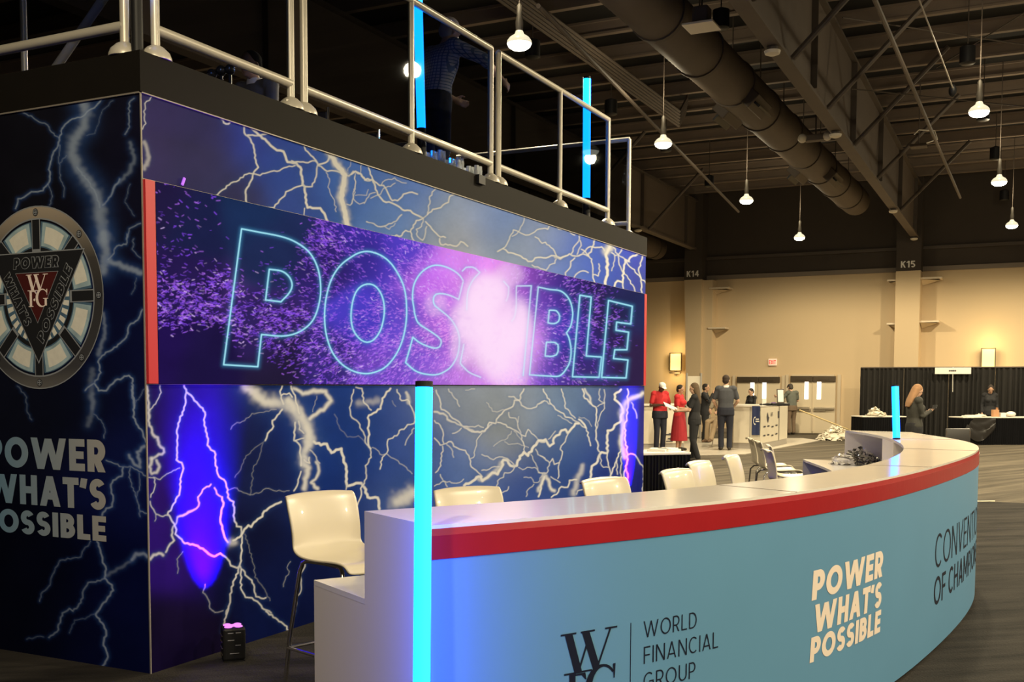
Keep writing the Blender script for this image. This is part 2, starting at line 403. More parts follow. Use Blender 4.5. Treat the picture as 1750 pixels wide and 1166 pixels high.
BOLTS_UPPER = """
3.5 0 1 375,198 382,210 390,212 394,208 408,209
3.5 0 1 419,212 417,227 428,239 433,252 435,270 441,286 433,295 428,310 419,329 421,347
3.5 0 1 423,231 435,232 448,230 462,226
5 0 1 426,214 441,230 459,245 473,257 484,259 491,277 506,279 513,286 516,306 520,324 523,342 525,355 538,356 547,356 554,365 559,378
2.6 0 1 367,335 381,324 394,313 408,308 417,299 430,297 444,300 457,295 468,292 473,293 489,286 504,283
2.8 0 1 498,275 513,277 522,278 538,275 543,281 540,302 533,319 522,319
3 0 1 516,317 498,324 488,328 486,335 477,342 468,355 459,355
3 0 1 520,247 522,257 531,266 540,275 543,283 552,288 559,293 571,292 581,295 596,301 603,293 616,297 623,308 635,308
3.5 0 1 522,248 540,256 560,257 562,270 560,275 545,281
13 1 1 563,261 571,275 580,288 590,299 587,317 582,338 587,353 590,367 594,387
10 0 1 563,261 571,275 580,288 589,299 587,317 583,338 587,353 590,367 592,387
1.6 0 0.8 557,295 563,310 560,320 565,333 571,342 574,362
2 0 1 520,356 519,369
1.8 0 0.9 607,297 607,315 604,338 598,351 592,349
1.5 0 0.8 616,295 616,284 620,278
1.3 0 0.6 601,272 599,281 594,292
3.5 0 1 600,298 607,293 617,298 624,307 636,307 641,319 645,332 655,344 669,347 681,353 691,360 701,360 710,367 723,373
3 0 1 626,279 632,293 639,310 648,317 655,317 662,329 670,343 679,343 689,332 699,329 713,332
1.8 0 0.8 651,317 658,308 669,307 674,304 686,312 694,313
1.8 0 0.8 675,313 667,319 655,322 650,332 633,339
2 0 0.8 641,329 631,332 622,348
2 0 0.8 606,301 606,319 603,339 600,349
1.8 0 0.8 603,339 614,349 622,346
1.5 0 0.7 607,334 626,334 629,324
2.2 0 1 747,319 734,336 732,360 730,367 723,373
2.8 0 1 778,329 768,336 766,346 753,355 739,358 730,367
2.8 0 1 723,373 711,377 706,385 701,396 693,394 686,403 669,403
2.5 0 1 701,396 703,404 708,413
2.2 0 0.9 723,375 720,387 711,392 713,404 722,411 727,397 729,387
2.8 0 1 727,379 735,387 742,396 749,403 761,406
3 0 0.9 751,408 753,418 765,419 773,420 780,421 787,413 799,421
2 1 0.9 626,379 634,381 645,387 655,387 669,382 679,375 686,367
1.6 0 0.8 657,387 665,392 675,382
3 0 1 850,430 859,425 868,432 877,433 890,438 902,447 909,447 914,441 924,440 933,441 942,437 951,438 957,441 966,438 973,434 984,438 996,434 1005,438 1012,422 1018,405
3 1 0.9 948,440 957,443 967,437
2.2 0 1 859,425 868,413 877,393 886,396 898,402 909,399 917,393 926,391 936,392 941,383 948,385 955,392 964,391 975,398 982,402
1.8 0 0.9 875,404 886,396 892,385 896,370
2.2 0 1 914,405 920,408 926,416 932,414 941,423 947,429 951,438
2.2 0 1 976,434 982,420 990,408 991,396 984,395
2 0 1 986,435 993,420 991,411
2.6 0 1 996,432 1005,423 1012,422 1021,423 1028,422 1033,429
2.2 0 1 993,426 999,429 1006,438 1011,443 1013,459 1013,469 1022,472 1025,463 1023,451
2.6 0 1 1013,469 1013,475 1016,483
6 0 1 1043,420 1039,428 1035,435 1037,447 1038,462 1036,474 1034,486
11 1 1 1045,416 1042,425 1036,431
2.5 0 1 1045,432 1051,437 1057,435 1062,428 1064,420 1057,417 1049,417
2.2 0 1 1048,423 1055,434 1068,443 1076,448
2 0 1 1056,437 1057,447 1062,462 1071,471 1077,480 1085,499
1.8 0 0.9 1050,437 1048,450 1045,463
4 0 1 1106,432 1095,430 1086,437 1077,440 1074,447 1068,444 1065,463 1064,483 1055,480 1050,489
2.5 0 1 1085,426 1089,434
2.6 0 1 1098,432 1097,443 1094,450 1092,466 1095,481 1097,500
2.2 0 1 1070,447 1080,459 1092,471 1105,487
2.6 0 1 1064,484 1065,493
2.2 0 0.9 950,443 948,450 939,453 933,462 923,459 909,453
2.5 0 1 982,441 975,447 973,459 966,466 966,471
2.5 0 0.9 981,474 988,466 996,463 1005,466
2 0 0.9 261,164 247,177 246,200 249,211 243,221
6 1 0.5 246,243 254,269 246,289
"""
BOLTS_END = """
1.6 0 0.6 33,191 54,198 71,210 82,214 94,232 101,235
2.3 0 0.8 176,168 165,181 152,189 138,201 120,206 109,217 103,232 100,248 89,268 85,286 86,306 82,315 74,326 60,328 54,328 42,337 31,340 27,357
1.2 0 0.5 103,248 100,270 103,282 103,304 111,322 109,337
1.2 0 0.5 82,315 90,335 85,351
1.2 0 0.5 114,266 103,279
17 1 0.6 143,175 147,195 143,219 127,239 123,261 132,286 152,311 165,333 171,355 172,377 174,395 176,410
3 0 0.4 132,286 152,311 165,333 171,355
1 0 0.35 194,172 176,188 169,212 163,228 149,232
1.8 0 0.6 230,168 221,177 221,199 222,217 214,230
6 1 0.3 223,244 230,270 221,295 205,311
2.5 1 0.6 205,306 194,324 185,342 176,351
1 0 0.35 223,315 214,346 230,369
1.8 0 0.6 241,382 232,386 221,391 217,409
15 1 0.6 177,400 182,431 177,464
2 0 0.7 218,400 216,418 200,421 193,436 185,444
8 1 0.6 187,446 208,454 229,462 241,467
1.2 0 0.5 229,408 226,426 241,441
1 0 0.4 234,475 231,493 225,503
2.3 0 0.8 244,529 236,547 221,557 216,577 200,593 175,608 168,619 173,637 162,655 146,668
6 1 0.4 177,536 180,570 169,606
3 0 0.8 163,657 169,668 182,668 198,650 221,642 227,647 226,675 230,698
9 1 0.25 159,632 157,657 159,698
3.2 0 0.8 226,660 230,684 228,713 245,742 250,756
5 1 0.7 247,763 235,773 240,799 230,794 221,778
1 0 0.5 247,665 232,689
2 0 0.6 182,787 209,798 223,797 238,806 251,814
3 0 0.7 211,799 209,814 194,821 190,833 194,852 192,866 182,869 175,881
1.6 0 0.6 223,799 221,816 233,850 238,869 240,883
1.2 0 0.6 238,809 239,833 233,850
1.8 0 0.6 240,874 252,878
1.2 0 0.4 30,660 46,679 46,701 55,718
8 1 0.25 158,674 158,703 151,727
1.2 0 0.5 161,708 173,718 180,734 178,749
1.3 0 0.45 155,925 153,930 141,943 139,952 125,954 103,958 94,975 87,991 86,1000 73,1012 68,1028
3.4 0 0.65 166,925 172,941 176,962 182,973 179,988 192,1000 194,1009 185,1021 173,1037 164,1051 178,1069 182,1082 177,1103 185,1123 174,1141
2.4 0 0.5 179,989 164,995 151,996 143,1009 139,1030 125,1045 119,1040 107,1048 104,1060 98,1080 84,1090
1 0 0.35 75,1089 64,1088 46,1093
1 0 0.35 164,1048 146,1058 128,1060 119,1082
5 1 0.25 182,984 205,971 226,957
5 1 0.6 226,957 233,947 246,946 253,952
"""
NEON = [(1,[(412.6,391.2),(436,395.7),(489,407),(507,415),(528,431),(542,456),(547.6,486),(545.8,515.4),(533.4,549),(512,567),(489,574),(446.6,572),(440.4,627),(382,623.5)]),(1,[(460,460.3),(484,464.8),(495.4,475.4),(499,488),(496,497.7),(480,516),(453.7,512.8)]),(1,[(627.1,429.7),(612.2,432.7),(599.7,439.7),(586.1,449.6),(574.9,462.1),(565.4,479.5),(559.9,496.9),(556.0,516.8),(554.5,539.2),(556.0,564.0),(561.2,586.4),(568.7,603.8),(579.8,618.7),(592.3,628.7),(604.7,634.9),(617.1,638.1),(629.6,638.6),(644.5,634.9),(656.9,628.7),(669.4,616.3),(679.3,601.3),(686.8,583.9),(691.8,564.0),(694.2,546.6),(694.7,529.2),(693.0,504.3),(688.0,484.5),(679.3,467.0),(669.4,452.1),(659.4,442.2),(649.5,436.0),(638.3,431.7)]),(1,[(627.1,485.7),(617.1,489.4),(609.7,496.9),(604.2,509.3),(601.0,524.2),(599.7,539.2),(600.5,551.6),(603.5,564.0),(609.7,574.0),(617.1,581.4),(627.1,585.2),(637.0,581.9),(644.5,574.0),(650.7,562.8),(654.5,549.1),(656.4,536.7),(656.4,524.2),(654.5,511.8),(649.5,499.4),(644.0,491.9),(637.0,486.9)]),(0,[(791.2,479.5),(786.3,472.0),(781.3,467.0),(763.9,457.1),(744.0,453.4),(732.8,456.6),(724.1,462.1),(716.6,469.5),(711.7,477.0),(707.2,486.9),(705.4,496.9),(704.9,511.8),(706.7,524.2),(709.2,539.2),(714.1,551.6),(721.6,557.8),(731.5,564.0),(749.0,576.5),(753.4,581.4),(753.9,586.4),(751.4,592.6),(746.5,595.1),(729.1,591.4),(714.1,583.9),(705.4,576.5),(699.2,598.9),(693.0,620.0),(709.2,633.7),(719.1,637.9),(729.1,639.9),(739.0,640.9),(749.0,639.9),(758.9,635.7),(768.9,628.7),(776.3,618.7),(781.3,608.8),(785.0,586.4),(784.3,574.0),(781.3,564.0),(776.3,554.1),(768.9,544.1),(751.4,529.2),(742.7,521.8),(740.3,513.1),(741.5,506.8),(745.2,502.9),(751.4,501.9),(766.4,504.3),(783.8,511.8),(791.2,482.0)]),(0,[(790.0,463.3),(796.2,457.1),(808.6,457.1),(819.8,465.8),(808.6,478.2),(799.9,496.9),(797.5,529.2)]),(0,[(792.5,588.9),(786.3,621.2),(801.2,636.2),(821.1,644.9)]),(0,[(860.7,481.1),(869.3,490.8),(868.2,505.8),(865.0,514.3)]),(0,[(874.7,548.6),(877.9,544.4),(882.6,489.0),(907.9,488.6),(894.0,641.9)]),(1,[(919.7,490.8),(940.1,495.0),(957.2,497.2),(964.7,501.9),(970.1,507.9),(974.8,516.5),(977.6,527.2),(978.7,536.9),(977.6,546.5),(974.4,559.4),(967.9,569.0),(972.2,577.6),(974.4,587.2),(975.9,598.0),(975.4,608.7),(972.7,621.5),(967.9,630.1),(962.6,637.6),(955.1,643.0),(940.1,643.0),(904.7,640.8)]),(1,[(938.6,530.4),(950.8,531.5),(954.6,535.8),(956.1,540.1),(955.9,545.4),(954.0,549.7),(946.5,553.4),(936.4,551.9)]),(1,[(933.6,585.1),(949.7,586.2),(953.4,589.4),(954.0,593.7),(953.4,601.2),(950.8,606.5),(944.4,609.1),(931.5,608.7)]),(1,[(990.9,504.7),(1010.2,507.9),(1001.8,608.7),(1028.0,610.4),(1023.7,645.1),(978.2,644.1)]),(1,[(1039.8,513.7),(1080.5,523.6),(1077.9,554.0),(1053.7,550.8),(1052.6,564.7),(1074.1,567.9),(1071.3,598.0),(1050.5,598.0),(1048.3,613.0),(1073.0,615.5),(1069.8,646.2),(1028.0,645.1)])]
# ------------------------------------------------------------------ artwork printed on the booth walls / shown on the LED wall
rng = np.random.default_rng(7); random.seed(7)
class Art:
    """RGB field (linear) laid out over one flat panel"""
    def __init__(s, x0, y0, x1, y1, ctrl, scale, sigma=45.0):
        s.x0, s.y0 = x0, y0; s.W, s.H = x1-x0, y1-y0
        yy, xx = np.mgrid[0:s.H, 0:s.W].astype(np.float32); s.xx, s.yy = xx+x0, yy+y0
        num = np.zeros((s.H, s.W, 3), np.float32); den = np.full((s.H, s.W, 1), 1e-9, np.float32)
        for (x, y, c) in ctrl:
            d2 = (s.xx-x)**2+(s.yy-y)**2
            g = (np.exp(-d2/(2*sigma**2))+1e-3/(1+d2/900))[..., None]
            num += g*lin(c).astype(np.float32); den += g
        s.a = num/den*np.asarray(scale, np.float32)
        n = sum(s.noise(k)*v for k, v in ((70, .45), (32, .3), (14, .15), (3, .10)))
        s.a *= (1+.5*(n-.5))[..., None]
    def noise(s, cell):
        h, w = int(s.H/cell)+3, int(s.W/cell)+3; g = rng.random((h, w)).astype(np.float32)
        u = (s.xx-s.x0)/cell; v = (s.yy-s.y0)/cell; i = u.astype(int); j = v.astype(int); fu = u-i; fv = v-j
        fu = fu*fu*(3-2*fu); fv = fv*fv*(3-2*fv)
        return (g[j, i]*(1-fu)+g[j, i+1]*fu)*(1-fv)+(g[j+1, i]*(1-fu)+g[j+1, i+1]*fu)*fv
    def dist(s, pts, pad):
        xs = [p[0] for p in pts]; ys = [p[1] for p in pts]
        a0 = max(0, int(min(xs)-pad-s.x0)); a1 = min(s.W, int(max(xs)+pad-s.x0)+1)
        b0 = max(0, int(min(ys)-pad-s.y0)); b1 = min(s.H, int(max(ys)+pad-s.y0)+1)
        if a1 <= a0 or b1 <= b0: return None
        X = s.xx[b0:b1, a0:a1]; Y = s.yy[b0:b1, a0:a1]; D = np.full(X.shape, 1e9, np.float32)
        for (x1, y1), (x2, y2) in zip(pts[:-1], pts[1:]):
            dx, dy = x2-x1, y2-y1; L = dx*dx+dy*dy+1e-9
            t = np.clip(((X-x1)*dx+(Y-y1)*dy)/L, 0, 1); D = np.minimum(D, (X-x1-t*dx)**2+(Y-y1-t*dy)**2)
        return (slice(b0, b1), slice(a0, a1)), np.sqrt(D)
    def over(s, sl, al, col):
        al = al[..., None]; s.a[sl] = s.a[sl]*(1-al)+np.asarray(col, np.float32)*al
    def bolts(s, text, col, halo, hs=.5, kw=1.0, ka=1.0):
        L = []
        for ln in text.strip().splitlines():
            k = ln.split(); L.append((float(k[0])*kw, int(k[1]), float(k[2])*ka, [tuple(float(v) for v in p.split(',')) for p in k[3:]]))
        cl = s.noise(17)*.6+s.noise(7)*.4
        for wd, soft, al, pts in sorted(L, key=lambda q: -q[1]):
            jag = [pts[0]]
            for a, b in zip(pts[:-1], pts[1:]):
                d = math.dist(a, b)
                if d > 7:
                    n = max(2, int(d/4)); ox = -(b[1]-a[1])/d; oy = (b[0]-a[0])/d
                    for i in range(1, n):
                        o = random.uniform(-1, 1)*min(1.6, .13*d); jag.append((a[0]+(b[0]-a[0])*i/n+ox*o, a[1]+(b[1]-a[1])*i/n+oy*o))
                jag.append(b)
            r = s.dist(jag, wd*2.6+8)
            if r is None: continue
            sl, D = r
            if soft:
                q = D/(wd*.62)*(1.45-.85*cl[sl]); k = np.exp(-(q**2.4))*al
                s.over(sl, np.exp(-(D/(wd*1.5))**2)*al*hs, halo); s.over(sl, k, col)
            else:
                s.over(sl, np.exp(-(D/(wd*1.1+2))**2)*al*hs*.6, halo); s.over(sl, np.clip(wd*.46+.5-D, 0, 1)*al, col)
    def sample(s, x, y):
        u = np.clip(x-s.x0, 0, s.W-1.001); v = np.clip(y-s.y0, 0, s.H-1.001); i = u.astype(int); j = v.astype(int); fu = (u-i)[..., None]; fv = (v-j)[..., None]
        a = s.a; return (a[j, i]*(1-fu)+a[j, i+1]*fu)*(1-fv)+(a[j+1, i]*(1-fu)+a[j+1, i+1]*fu)*fv

BX0, BX1, BY, BY1 = 4.227, 12.03, 4.265, 9.2          # booth footprint
WHITE = np.array((.62, .56, .41)); INK = .46
art_low = Art(236, 636, 1116, 1166, [(260,700,(32,14,80)),(330,760,(46,16,112)),(420,760,(20,30,75)),(400,950,(8,15,50)),(310,930,(44,16,105)),(480,1000,(8,20,65)),(300,1100,(20,10,40)),(500,750,(15,40,105)),(450,800,(18,28,70)),(560,760,(22,55,125)),(620,750,(25,60,130)),(600,850,(18,45,110)),(700,740,(60,85,150)),(700,820,(40,70,140)),(680,870,(70,90,140)),(780,700,(140,150,160)),(850,740,(150,155,150)),(900,700,(145,155,165)),(800,800,(90,115,165)),(750,780,(80,105,160)),(900,830,(60,85,150)),(960,760,(60,90,140)),(960,700,(110,135,160)),(1000,800,(35,60,120)),(1040,740,(40,65,130)),(1060,820,(25,45,110)),(1000,690,(90,115,150)),(1080,700,(40,20,115)),(1090,800,(36,18,110))], INK/WHITE, 38)  # violet of the uplights also put into the base colours at both ends
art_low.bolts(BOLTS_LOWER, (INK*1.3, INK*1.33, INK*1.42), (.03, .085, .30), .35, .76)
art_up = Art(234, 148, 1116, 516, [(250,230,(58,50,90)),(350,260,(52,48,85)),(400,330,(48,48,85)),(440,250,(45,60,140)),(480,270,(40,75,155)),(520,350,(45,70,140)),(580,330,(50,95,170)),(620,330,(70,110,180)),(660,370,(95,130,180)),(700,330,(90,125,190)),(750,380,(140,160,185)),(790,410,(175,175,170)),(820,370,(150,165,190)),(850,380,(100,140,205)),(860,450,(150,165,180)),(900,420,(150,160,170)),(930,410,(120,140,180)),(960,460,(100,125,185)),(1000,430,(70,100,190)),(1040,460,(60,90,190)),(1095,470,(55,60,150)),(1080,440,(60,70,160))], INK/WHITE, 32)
art_up.bolts(BOLTS_UPPER, (INK*1.25, INK*1.28, INK*1.35), (.04, .11, .28), .3, .8)
WEND = np.array((.30, .29, .25))
art_end = Art(-90, 120, 262, 1166, [(100,250,(14,14,20)),(200,300,(13,13,27)),(50,300,(14,14,18)),(220,600,(10,14,42)),(230,800,(10,16,52)),(100,700,(10,12,22)),(100,1000,(4,6,20)),(220,1000,(5,9,42)),(230,1100,(5,9,36)),(30,1000,(4,5,15)),(-60,300,(12,12,18)),(-60,900,(4,5,15))], .52/WEND, 60)
art_end.bolts(BOLTS_END, (.44, .54, .68), (.04, .12, .42), .8, .82, .85)

# the frame of the film frozen on the LED wall
art_led = Art(250, 300, 1112, 676, [(280,350,(30,22,60)),(330,380,(25,30,70)),(300,480,(35,22,75)),(280,600,(28,12,70)),(350,620,(25,15,60)),(430,360,(25,45,85)),(480,420,(28,40,80)),(460,570,(45,30,90)),(480,620,(30,22,50)),(560,450,(46,32,105)),(620,420,(56,42,145)),(620,540,(72,58,188)),(560,620,(55,40,120)),(690,430,(80,60,190)),(700,550,(95,70,200)),(650,640,(110,70,190)),(740,480,(190,105,228)),(740,560,(180,105,218)),(720,610,(120,80,205)),(790,460,(225,140,242)),(850,470,(240,150,245)),(890,560,(240,165,242)),(880,620,(235,165,240)),(800,640,(215,140,232)),(760,650,(170,105,220)),(900,480,(180,95,222)),(925,520,(110,70,200)),(930,470,(60,45,130)),(960,560,(70,55,175)),(960,500,(50,40,120)),(990,600,(50,40,125)),(940,640,(90,60,170)),(1010,500,(45,32,85)),(1040,560,(42,30,75)),(1080,520,(35,42,85)),(1090,620,(45,30,65)),(1000,640,(60,45,110)),(1060,480,(42,40,90))], (1, 1, 1), 24)
def _density(pts, sg=26):
    A = art_led; num = np.zeros((A.H, A.W), np.float32); den = num+1e-6
    for x, y, d in pts:
        g = np.exp(-((A.xx-x)**2+(A.yy-y)**2)/(2*sg*sg))+1e-4; num += g*d; den += g
    return num/den
_den = _density([(280,350,.3),(330,380,.25),(430,360,.06),(400,420,.12),(300,520,.95),(370,510,.9),(300,450,.35),(280,620,0),(350,600,0),(430,560,.9),(460,480,.3),(470,400,.05),(480,560,1),(430,620,.02),(520,600,.9),(545,650,.8),(500,645,.1),(560,420,.9),(600,450,.5),(560,500,.6),(620,600,.9),(640,640,1),(700,500,.7),(700,640,1),(760,450,.9),(830,540,.1),(760,580,1),(880,640,1),(920,460,.7),(930,560,.8),(960,490,.25),(960,620,.6),(1010,470,1),(1000,520,.8),(1040,560,.7),(1040,460,.1),(1080,500,.04),(1090,600,.02),(1000,640,.3),(980,650,.8)])
_n = 0; _led_noise = art_led.noise(11)*.6+art_led.noise(5)*.4
while _n < 12500:
    x = rng.uniform(256, 1106); y = rng.uniform(306, 668); i, j = int(x-art_led.x0), int(y-art_led.y0)
    if rng.random() > (_den[j, i]**2.3)*(1.7*_led_noise[j, i])**2: continue
    _n += 1
    ang = math.atan2(y-545, x-830)+rng.normal(0, .45); near = math.exp(-((x-805)/135)**2-((y-545)/130)**2)
    far = 1 if x > 900 else min(1.15, .8+(800-x)/900)
    L = rng.uniform(.8, 2.9)*far; wd = rng.uniform(.2, .75)*(1.15 if x < 420 else .9)
    c = lin((135, 75, 240)) if rng.random() < .6 else lin((180, 110, 250))
    c = c*(1-near)+lin((250, 165, 245))*near
    if rng.random() < .08: c = lin((225, 190, 255))
    r = art_led.dist([(x-L*math.cos(ang), y-L*math.sin(ang)), (x+L*math.cos(ang), y+L*math.sin(ang))], 3)
    if r: art_led.over(r[0], np.clip(wd+.5-r[1], 0, 1)*rng.uniform(.3, 1), c)
for (x, y, rx, ry, al) in ((832,505,42,40,.95),(848,590,46,55,.95),(812,545,42,40,.9),(880,555,28,45,.8),(862,640,30,22,.5),(790,590,22,40,.5),(745,520,20,22,.35),(870,470,26,22,.4),(892,585,18,70,.5)):
    g = np.exp(-(((art_led.xx-x)/rx)**2+((art_led.yy-y)/ry)**2)**2.6)*al*np.clip(.8+.5*_led_noise, 0, 1)
    art_led.over((slice(None), slice(None)), g, lin((255, 222, 250)))
def smooth_path(pts, closed):
    P_ = [np.array(q, float) for q in pts]
    if closed and np.allclose(P_[0], P_[-1]): P_ = P_[:-1]
    n = len(P_); T = []
    for i in range(n):
        a, b = P_[(i-1) % n], P_[(i+1) % n]; d1, d2 = P_[i]-a, b-P_[i]
        if not closed and i in (0, n-1): T.append(None); continue
        cs = d1@d2/(np.linalg.norm(d1)*np.linalg.norm(d2)+1e-9); T.append((d1/np.linalg.norm(d1)+d2/np.linalg.norm(d2)) if cs > .72 else None)
    out = []
    for i in range(n if closed else n-1):
        a, b = P_[i], P_[(i+1) % n]; L = np.linalg.norm(b-a); u = (b-a)/L
        ta = u if T[i] is None else T[i]/np.linalg.norm(T[i]); tb = u if T[(i+1) % n] is None else T[(i+1) % n]/np.linalg.norm(T[(i+1) % n])
        k = max(1, int(L/4))
        for j in range(k):
            t = j/k; out.append(tuple((2*t**3-3*t*t+1)*a+(t**3-2*t*t+t)*L*ta+(-2*t**3+3*t*t)*b+(t**3-t*t)*L*tb))
    out.append(out[0] if closed else tuple(P_[-1])); return out
for dark, pts in NEON:
    q = smooth_path(pts, dark or pts[-1] == pts[0])
    r = art_led.dist(q, 14)
    sl, D = r
    core = np.exp(-((art_led.xx[sl]-840)/75)**2-((art_led.yy[sl]-550)/110)**2)
    art_led.over(sl, np.exp(-(D/4.5)**2)*.33*(1-core), lin((70, 150, 200)))
    art_led.over(sl, np.clip(1.6-D, 0, 1)*(1-.55*core), lin((165, 235, 250))*(1-core[..., None])+lin((255, 235, 255))*core[..., None])

def art_grid(name, art, axis, val, a0, a1, z0, z1, na, nz, m, parent, off, use='Col'):
    """flat printed sheet on the plane axis = val with the artwork as a colour attribute"""
    pa = np.array([at(x, 660, axis, val)[1-axis] for x in np.linspace(proj(_pt(axis, val, a0, CAM_H))[0], proj(_pt(axis, val, a1, CAM_H))[0], na)])
    pa[0], pa[-1] = a0, a1
    zz = np.linspace(z0, z1, nz); A, Zz = np.meshgrid(pa, zz); n = A.size
    P = np.empty((n, 3), np.float32); P[:, 1-axis] = A.ravel(); P[:, axis] = val; P[:, 2] = Zz.ravel()
    x, y = proj(P); c = art.sample(x, y); P[:, axis] = val-off
    i, j = np.meshgrid(np.arange(na-1), np.arange(nz-1)); b = (j*na+i).ravel()
    q = np.stack([b, b+1, b+1+na, b+na], 1) if axis == 1 else np.stack([b, b+na, b+1+na, b+1], 1)
    me = bpy.data.meshes.new(name); nf = len(q)
    me.vertices.add(n); me.vertices.foreach_set('co', P.ravel())
    me.loops.add(nf*4); me.loops.foreach_set('vertex_index', q.ravel().astype(np.int32))
    me.polygons.add(nf); me.polygons.foreach_set('loop_start', np.arange(0, nf*4, 4, dtype=np.int32))
    me.update(calc_edges=True)
    at_ = me.color_attributes.new('print', 'FLOAT_COLOR', 'POINT')
    at_.data.foreach_set('color', np.concatenate([np.clip(c, 0, 1), np.ones((n, 1))], 1).astype(np.float32).ravel())
    return link(name, me, m, parent)
def _pt(axis, val, a, z):
    return (a, val, z) if axis == 1 else (val, a, z)
def print_mat(name, rough, emit=0):
    m = mat(name, (1, 1, 1), rough, spec=.03); nt = m.node_tree; b = nt.nodes['Principled BSDF']
    a = nt.nodes.new('ShaderNodeAttribute'); a.attribute_name = 'print'
    if emit:
        b.inputs['Base Color'].default_value = (.002, .002, .003, 1); b.inputs['Specular IOR Level'].default_value = 0.0
        nt.links.new(a.outputs['Color'], b.inputs['Emission Color']); b.inputs['Emission Strength'].default_value = emit
    else: nt.links.new(a.outputs['Color'], b.inputs['Base Color'])
    return m
M = {}
M['print'] = print_mat('printed_fabric', .55)
M['screen'] = print_mat('led_screen', .45, 1.0)
M['fascia'] = mat('fascia_black_brown', (.0075, .006, .0045), .7, noise=.15, spec=.15)
M['black'] = mat('matte_black', (.010, .010, .011), .5, spec=.3)
M['red'] = mat('red_vinyl', (.50, .022, .03), .38, noise=.06, nscale=3)
M['alu'] = mat('cream_aluminium', (.60, .56, .47), .35, metal=.2, noise=.04)
M['steel'] = mat('chrome', (.72, .70, .68), .14, metal=1)
M['inkwhite'] = mat('white_ink', (.36, .36, .35), .6)
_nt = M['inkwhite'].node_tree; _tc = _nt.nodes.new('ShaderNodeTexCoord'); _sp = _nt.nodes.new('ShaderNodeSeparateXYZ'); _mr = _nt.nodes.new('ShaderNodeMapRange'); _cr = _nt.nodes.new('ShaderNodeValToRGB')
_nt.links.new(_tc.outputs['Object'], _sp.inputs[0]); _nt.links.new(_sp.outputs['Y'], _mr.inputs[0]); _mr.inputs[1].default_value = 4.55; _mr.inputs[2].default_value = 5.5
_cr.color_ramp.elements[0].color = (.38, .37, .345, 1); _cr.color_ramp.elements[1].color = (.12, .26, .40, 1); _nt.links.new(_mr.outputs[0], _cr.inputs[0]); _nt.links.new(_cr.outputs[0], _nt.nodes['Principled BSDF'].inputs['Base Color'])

booth = thing('exhibition_booth', 'two-storey dark booth wrapped in printed lightning with a black deck edge', 'booth', (BX0, BY, 0))
def bpart(mb, name, m, **k):
    o = mb.build(name, m, booth, **k); o.location = (-BX0, -BY, 0); return o
bpart(MB().prism([(BX0+.02, BY+.02), (BX1-.02, BY+.02), (BX1-.02, BY1), (BX0+.02, BY1)], 0.0, 3.06), 'core_wall', M['black'])
fas = MB()
FZ0, FZ1 = 3.066, 3.275
fas.prism([(BX0-.012, BY-.012), (BX1+.012, BY-.012), (BX1+.012, BY1), (BX0-.012, BY1)], FZ0, FZ1)
bpart(fas, 'deck_fascia', M['fascia'])
tr = MB()
for z in (3.062, ): tr.box(((BX0+BX1)/2, BY-.006, z), (BX1-BX0, .012, .006)); tr.box((BX0-.006, (BY+BY1)/2, z), (.012, BY1-BY, .008))
tr.box((BX0-.002, BY-.002, 1.53), (.007, .007, 3.06)); tr.box(((BX0+BX1)/2, BY-.004, 1.553), (BX1-BX0, .008, .004)); tr.box(((BX0+BX1)/2, BY-.004, 2.622), (BX1-BX0, .008, .004))
bpart(tr, 'edge_trim', mat('dull_trim', (.30, .27, .23), .5, metal=.3))
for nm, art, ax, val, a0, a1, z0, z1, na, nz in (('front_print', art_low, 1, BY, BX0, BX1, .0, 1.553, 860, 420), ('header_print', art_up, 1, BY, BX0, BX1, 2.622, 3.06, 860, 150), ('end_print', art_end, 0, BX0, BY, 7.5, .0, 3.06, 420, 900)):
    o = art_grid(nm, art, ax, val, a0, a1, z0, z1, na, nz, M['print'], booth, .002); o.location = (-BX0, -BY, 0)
for s_, x0, x1 in ((0, BX0, 4.297), (1, 11.95, BX1)):
    o = MB().box(((x0+x1)/2, BY-.011, 2.088), (x1-x0-.002, .022, 1.062)).build('red_strip', M['red'], booth); o.location = (-BX0, -BY, 0)

led = thing('led_video_wall', 'wide LED screen glowing purple with outlined neon letters', 'screen', (4.297, BY, 1.556))
o = MB().box((8.12, BY-.010, 2.088), (7.646, .020, 1.06)).build('cabinet', M['black'], led); o.location = (-4.297, -BY, -1.556)
o = art_grid('picture', art_led, 1, BY-.021, 4.30, 11.945, 1.557, 2.619, 860, 330, M['screen'], led, .001); o.location = (-4.297, -BY, -1.556)
o = MB().box((4.515, BY-.012, 2.655), (.014, .008, .045), Matrix.Rotation(R(25), 3, 'Y')).build('bright_fleck', mat('violet_fleck', (.2, .05, .3), .5, emit=(.45, .12, .9), estr=.9), led); o.location = (-4.297, -BY, -1.556)

# white slogan on the end wall
sl_ = MB()
def end_line(txt, xr, xl, yt, yb, t=.235):
    """a line of the slogan: right end xr, left end xl (photo px at that line), cap top / baseline at the right end"""
    tr_ = at(xr, yt, 0, BX0); br = at(xr-2, yb, 0, BX0); lf = at(xl, yb, 0, BX0); h = tr_.z-br.z; wd = lf.y-br.y
    letter_mesh(sl_, txt, t, h, lambda x, y, o=0: Vector((BX0-.004-o, lf.y-x, br.z+y)), width=wd, gap=.09, step=.15)
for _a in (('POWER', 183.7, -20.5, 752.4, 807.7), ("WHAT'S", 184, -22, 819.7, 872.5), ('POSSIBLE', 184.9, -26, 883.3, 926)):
    sl_ = MB(); end_line(*_a); bpart(sl_, 'slogan_lettering', M['inkwhite'])

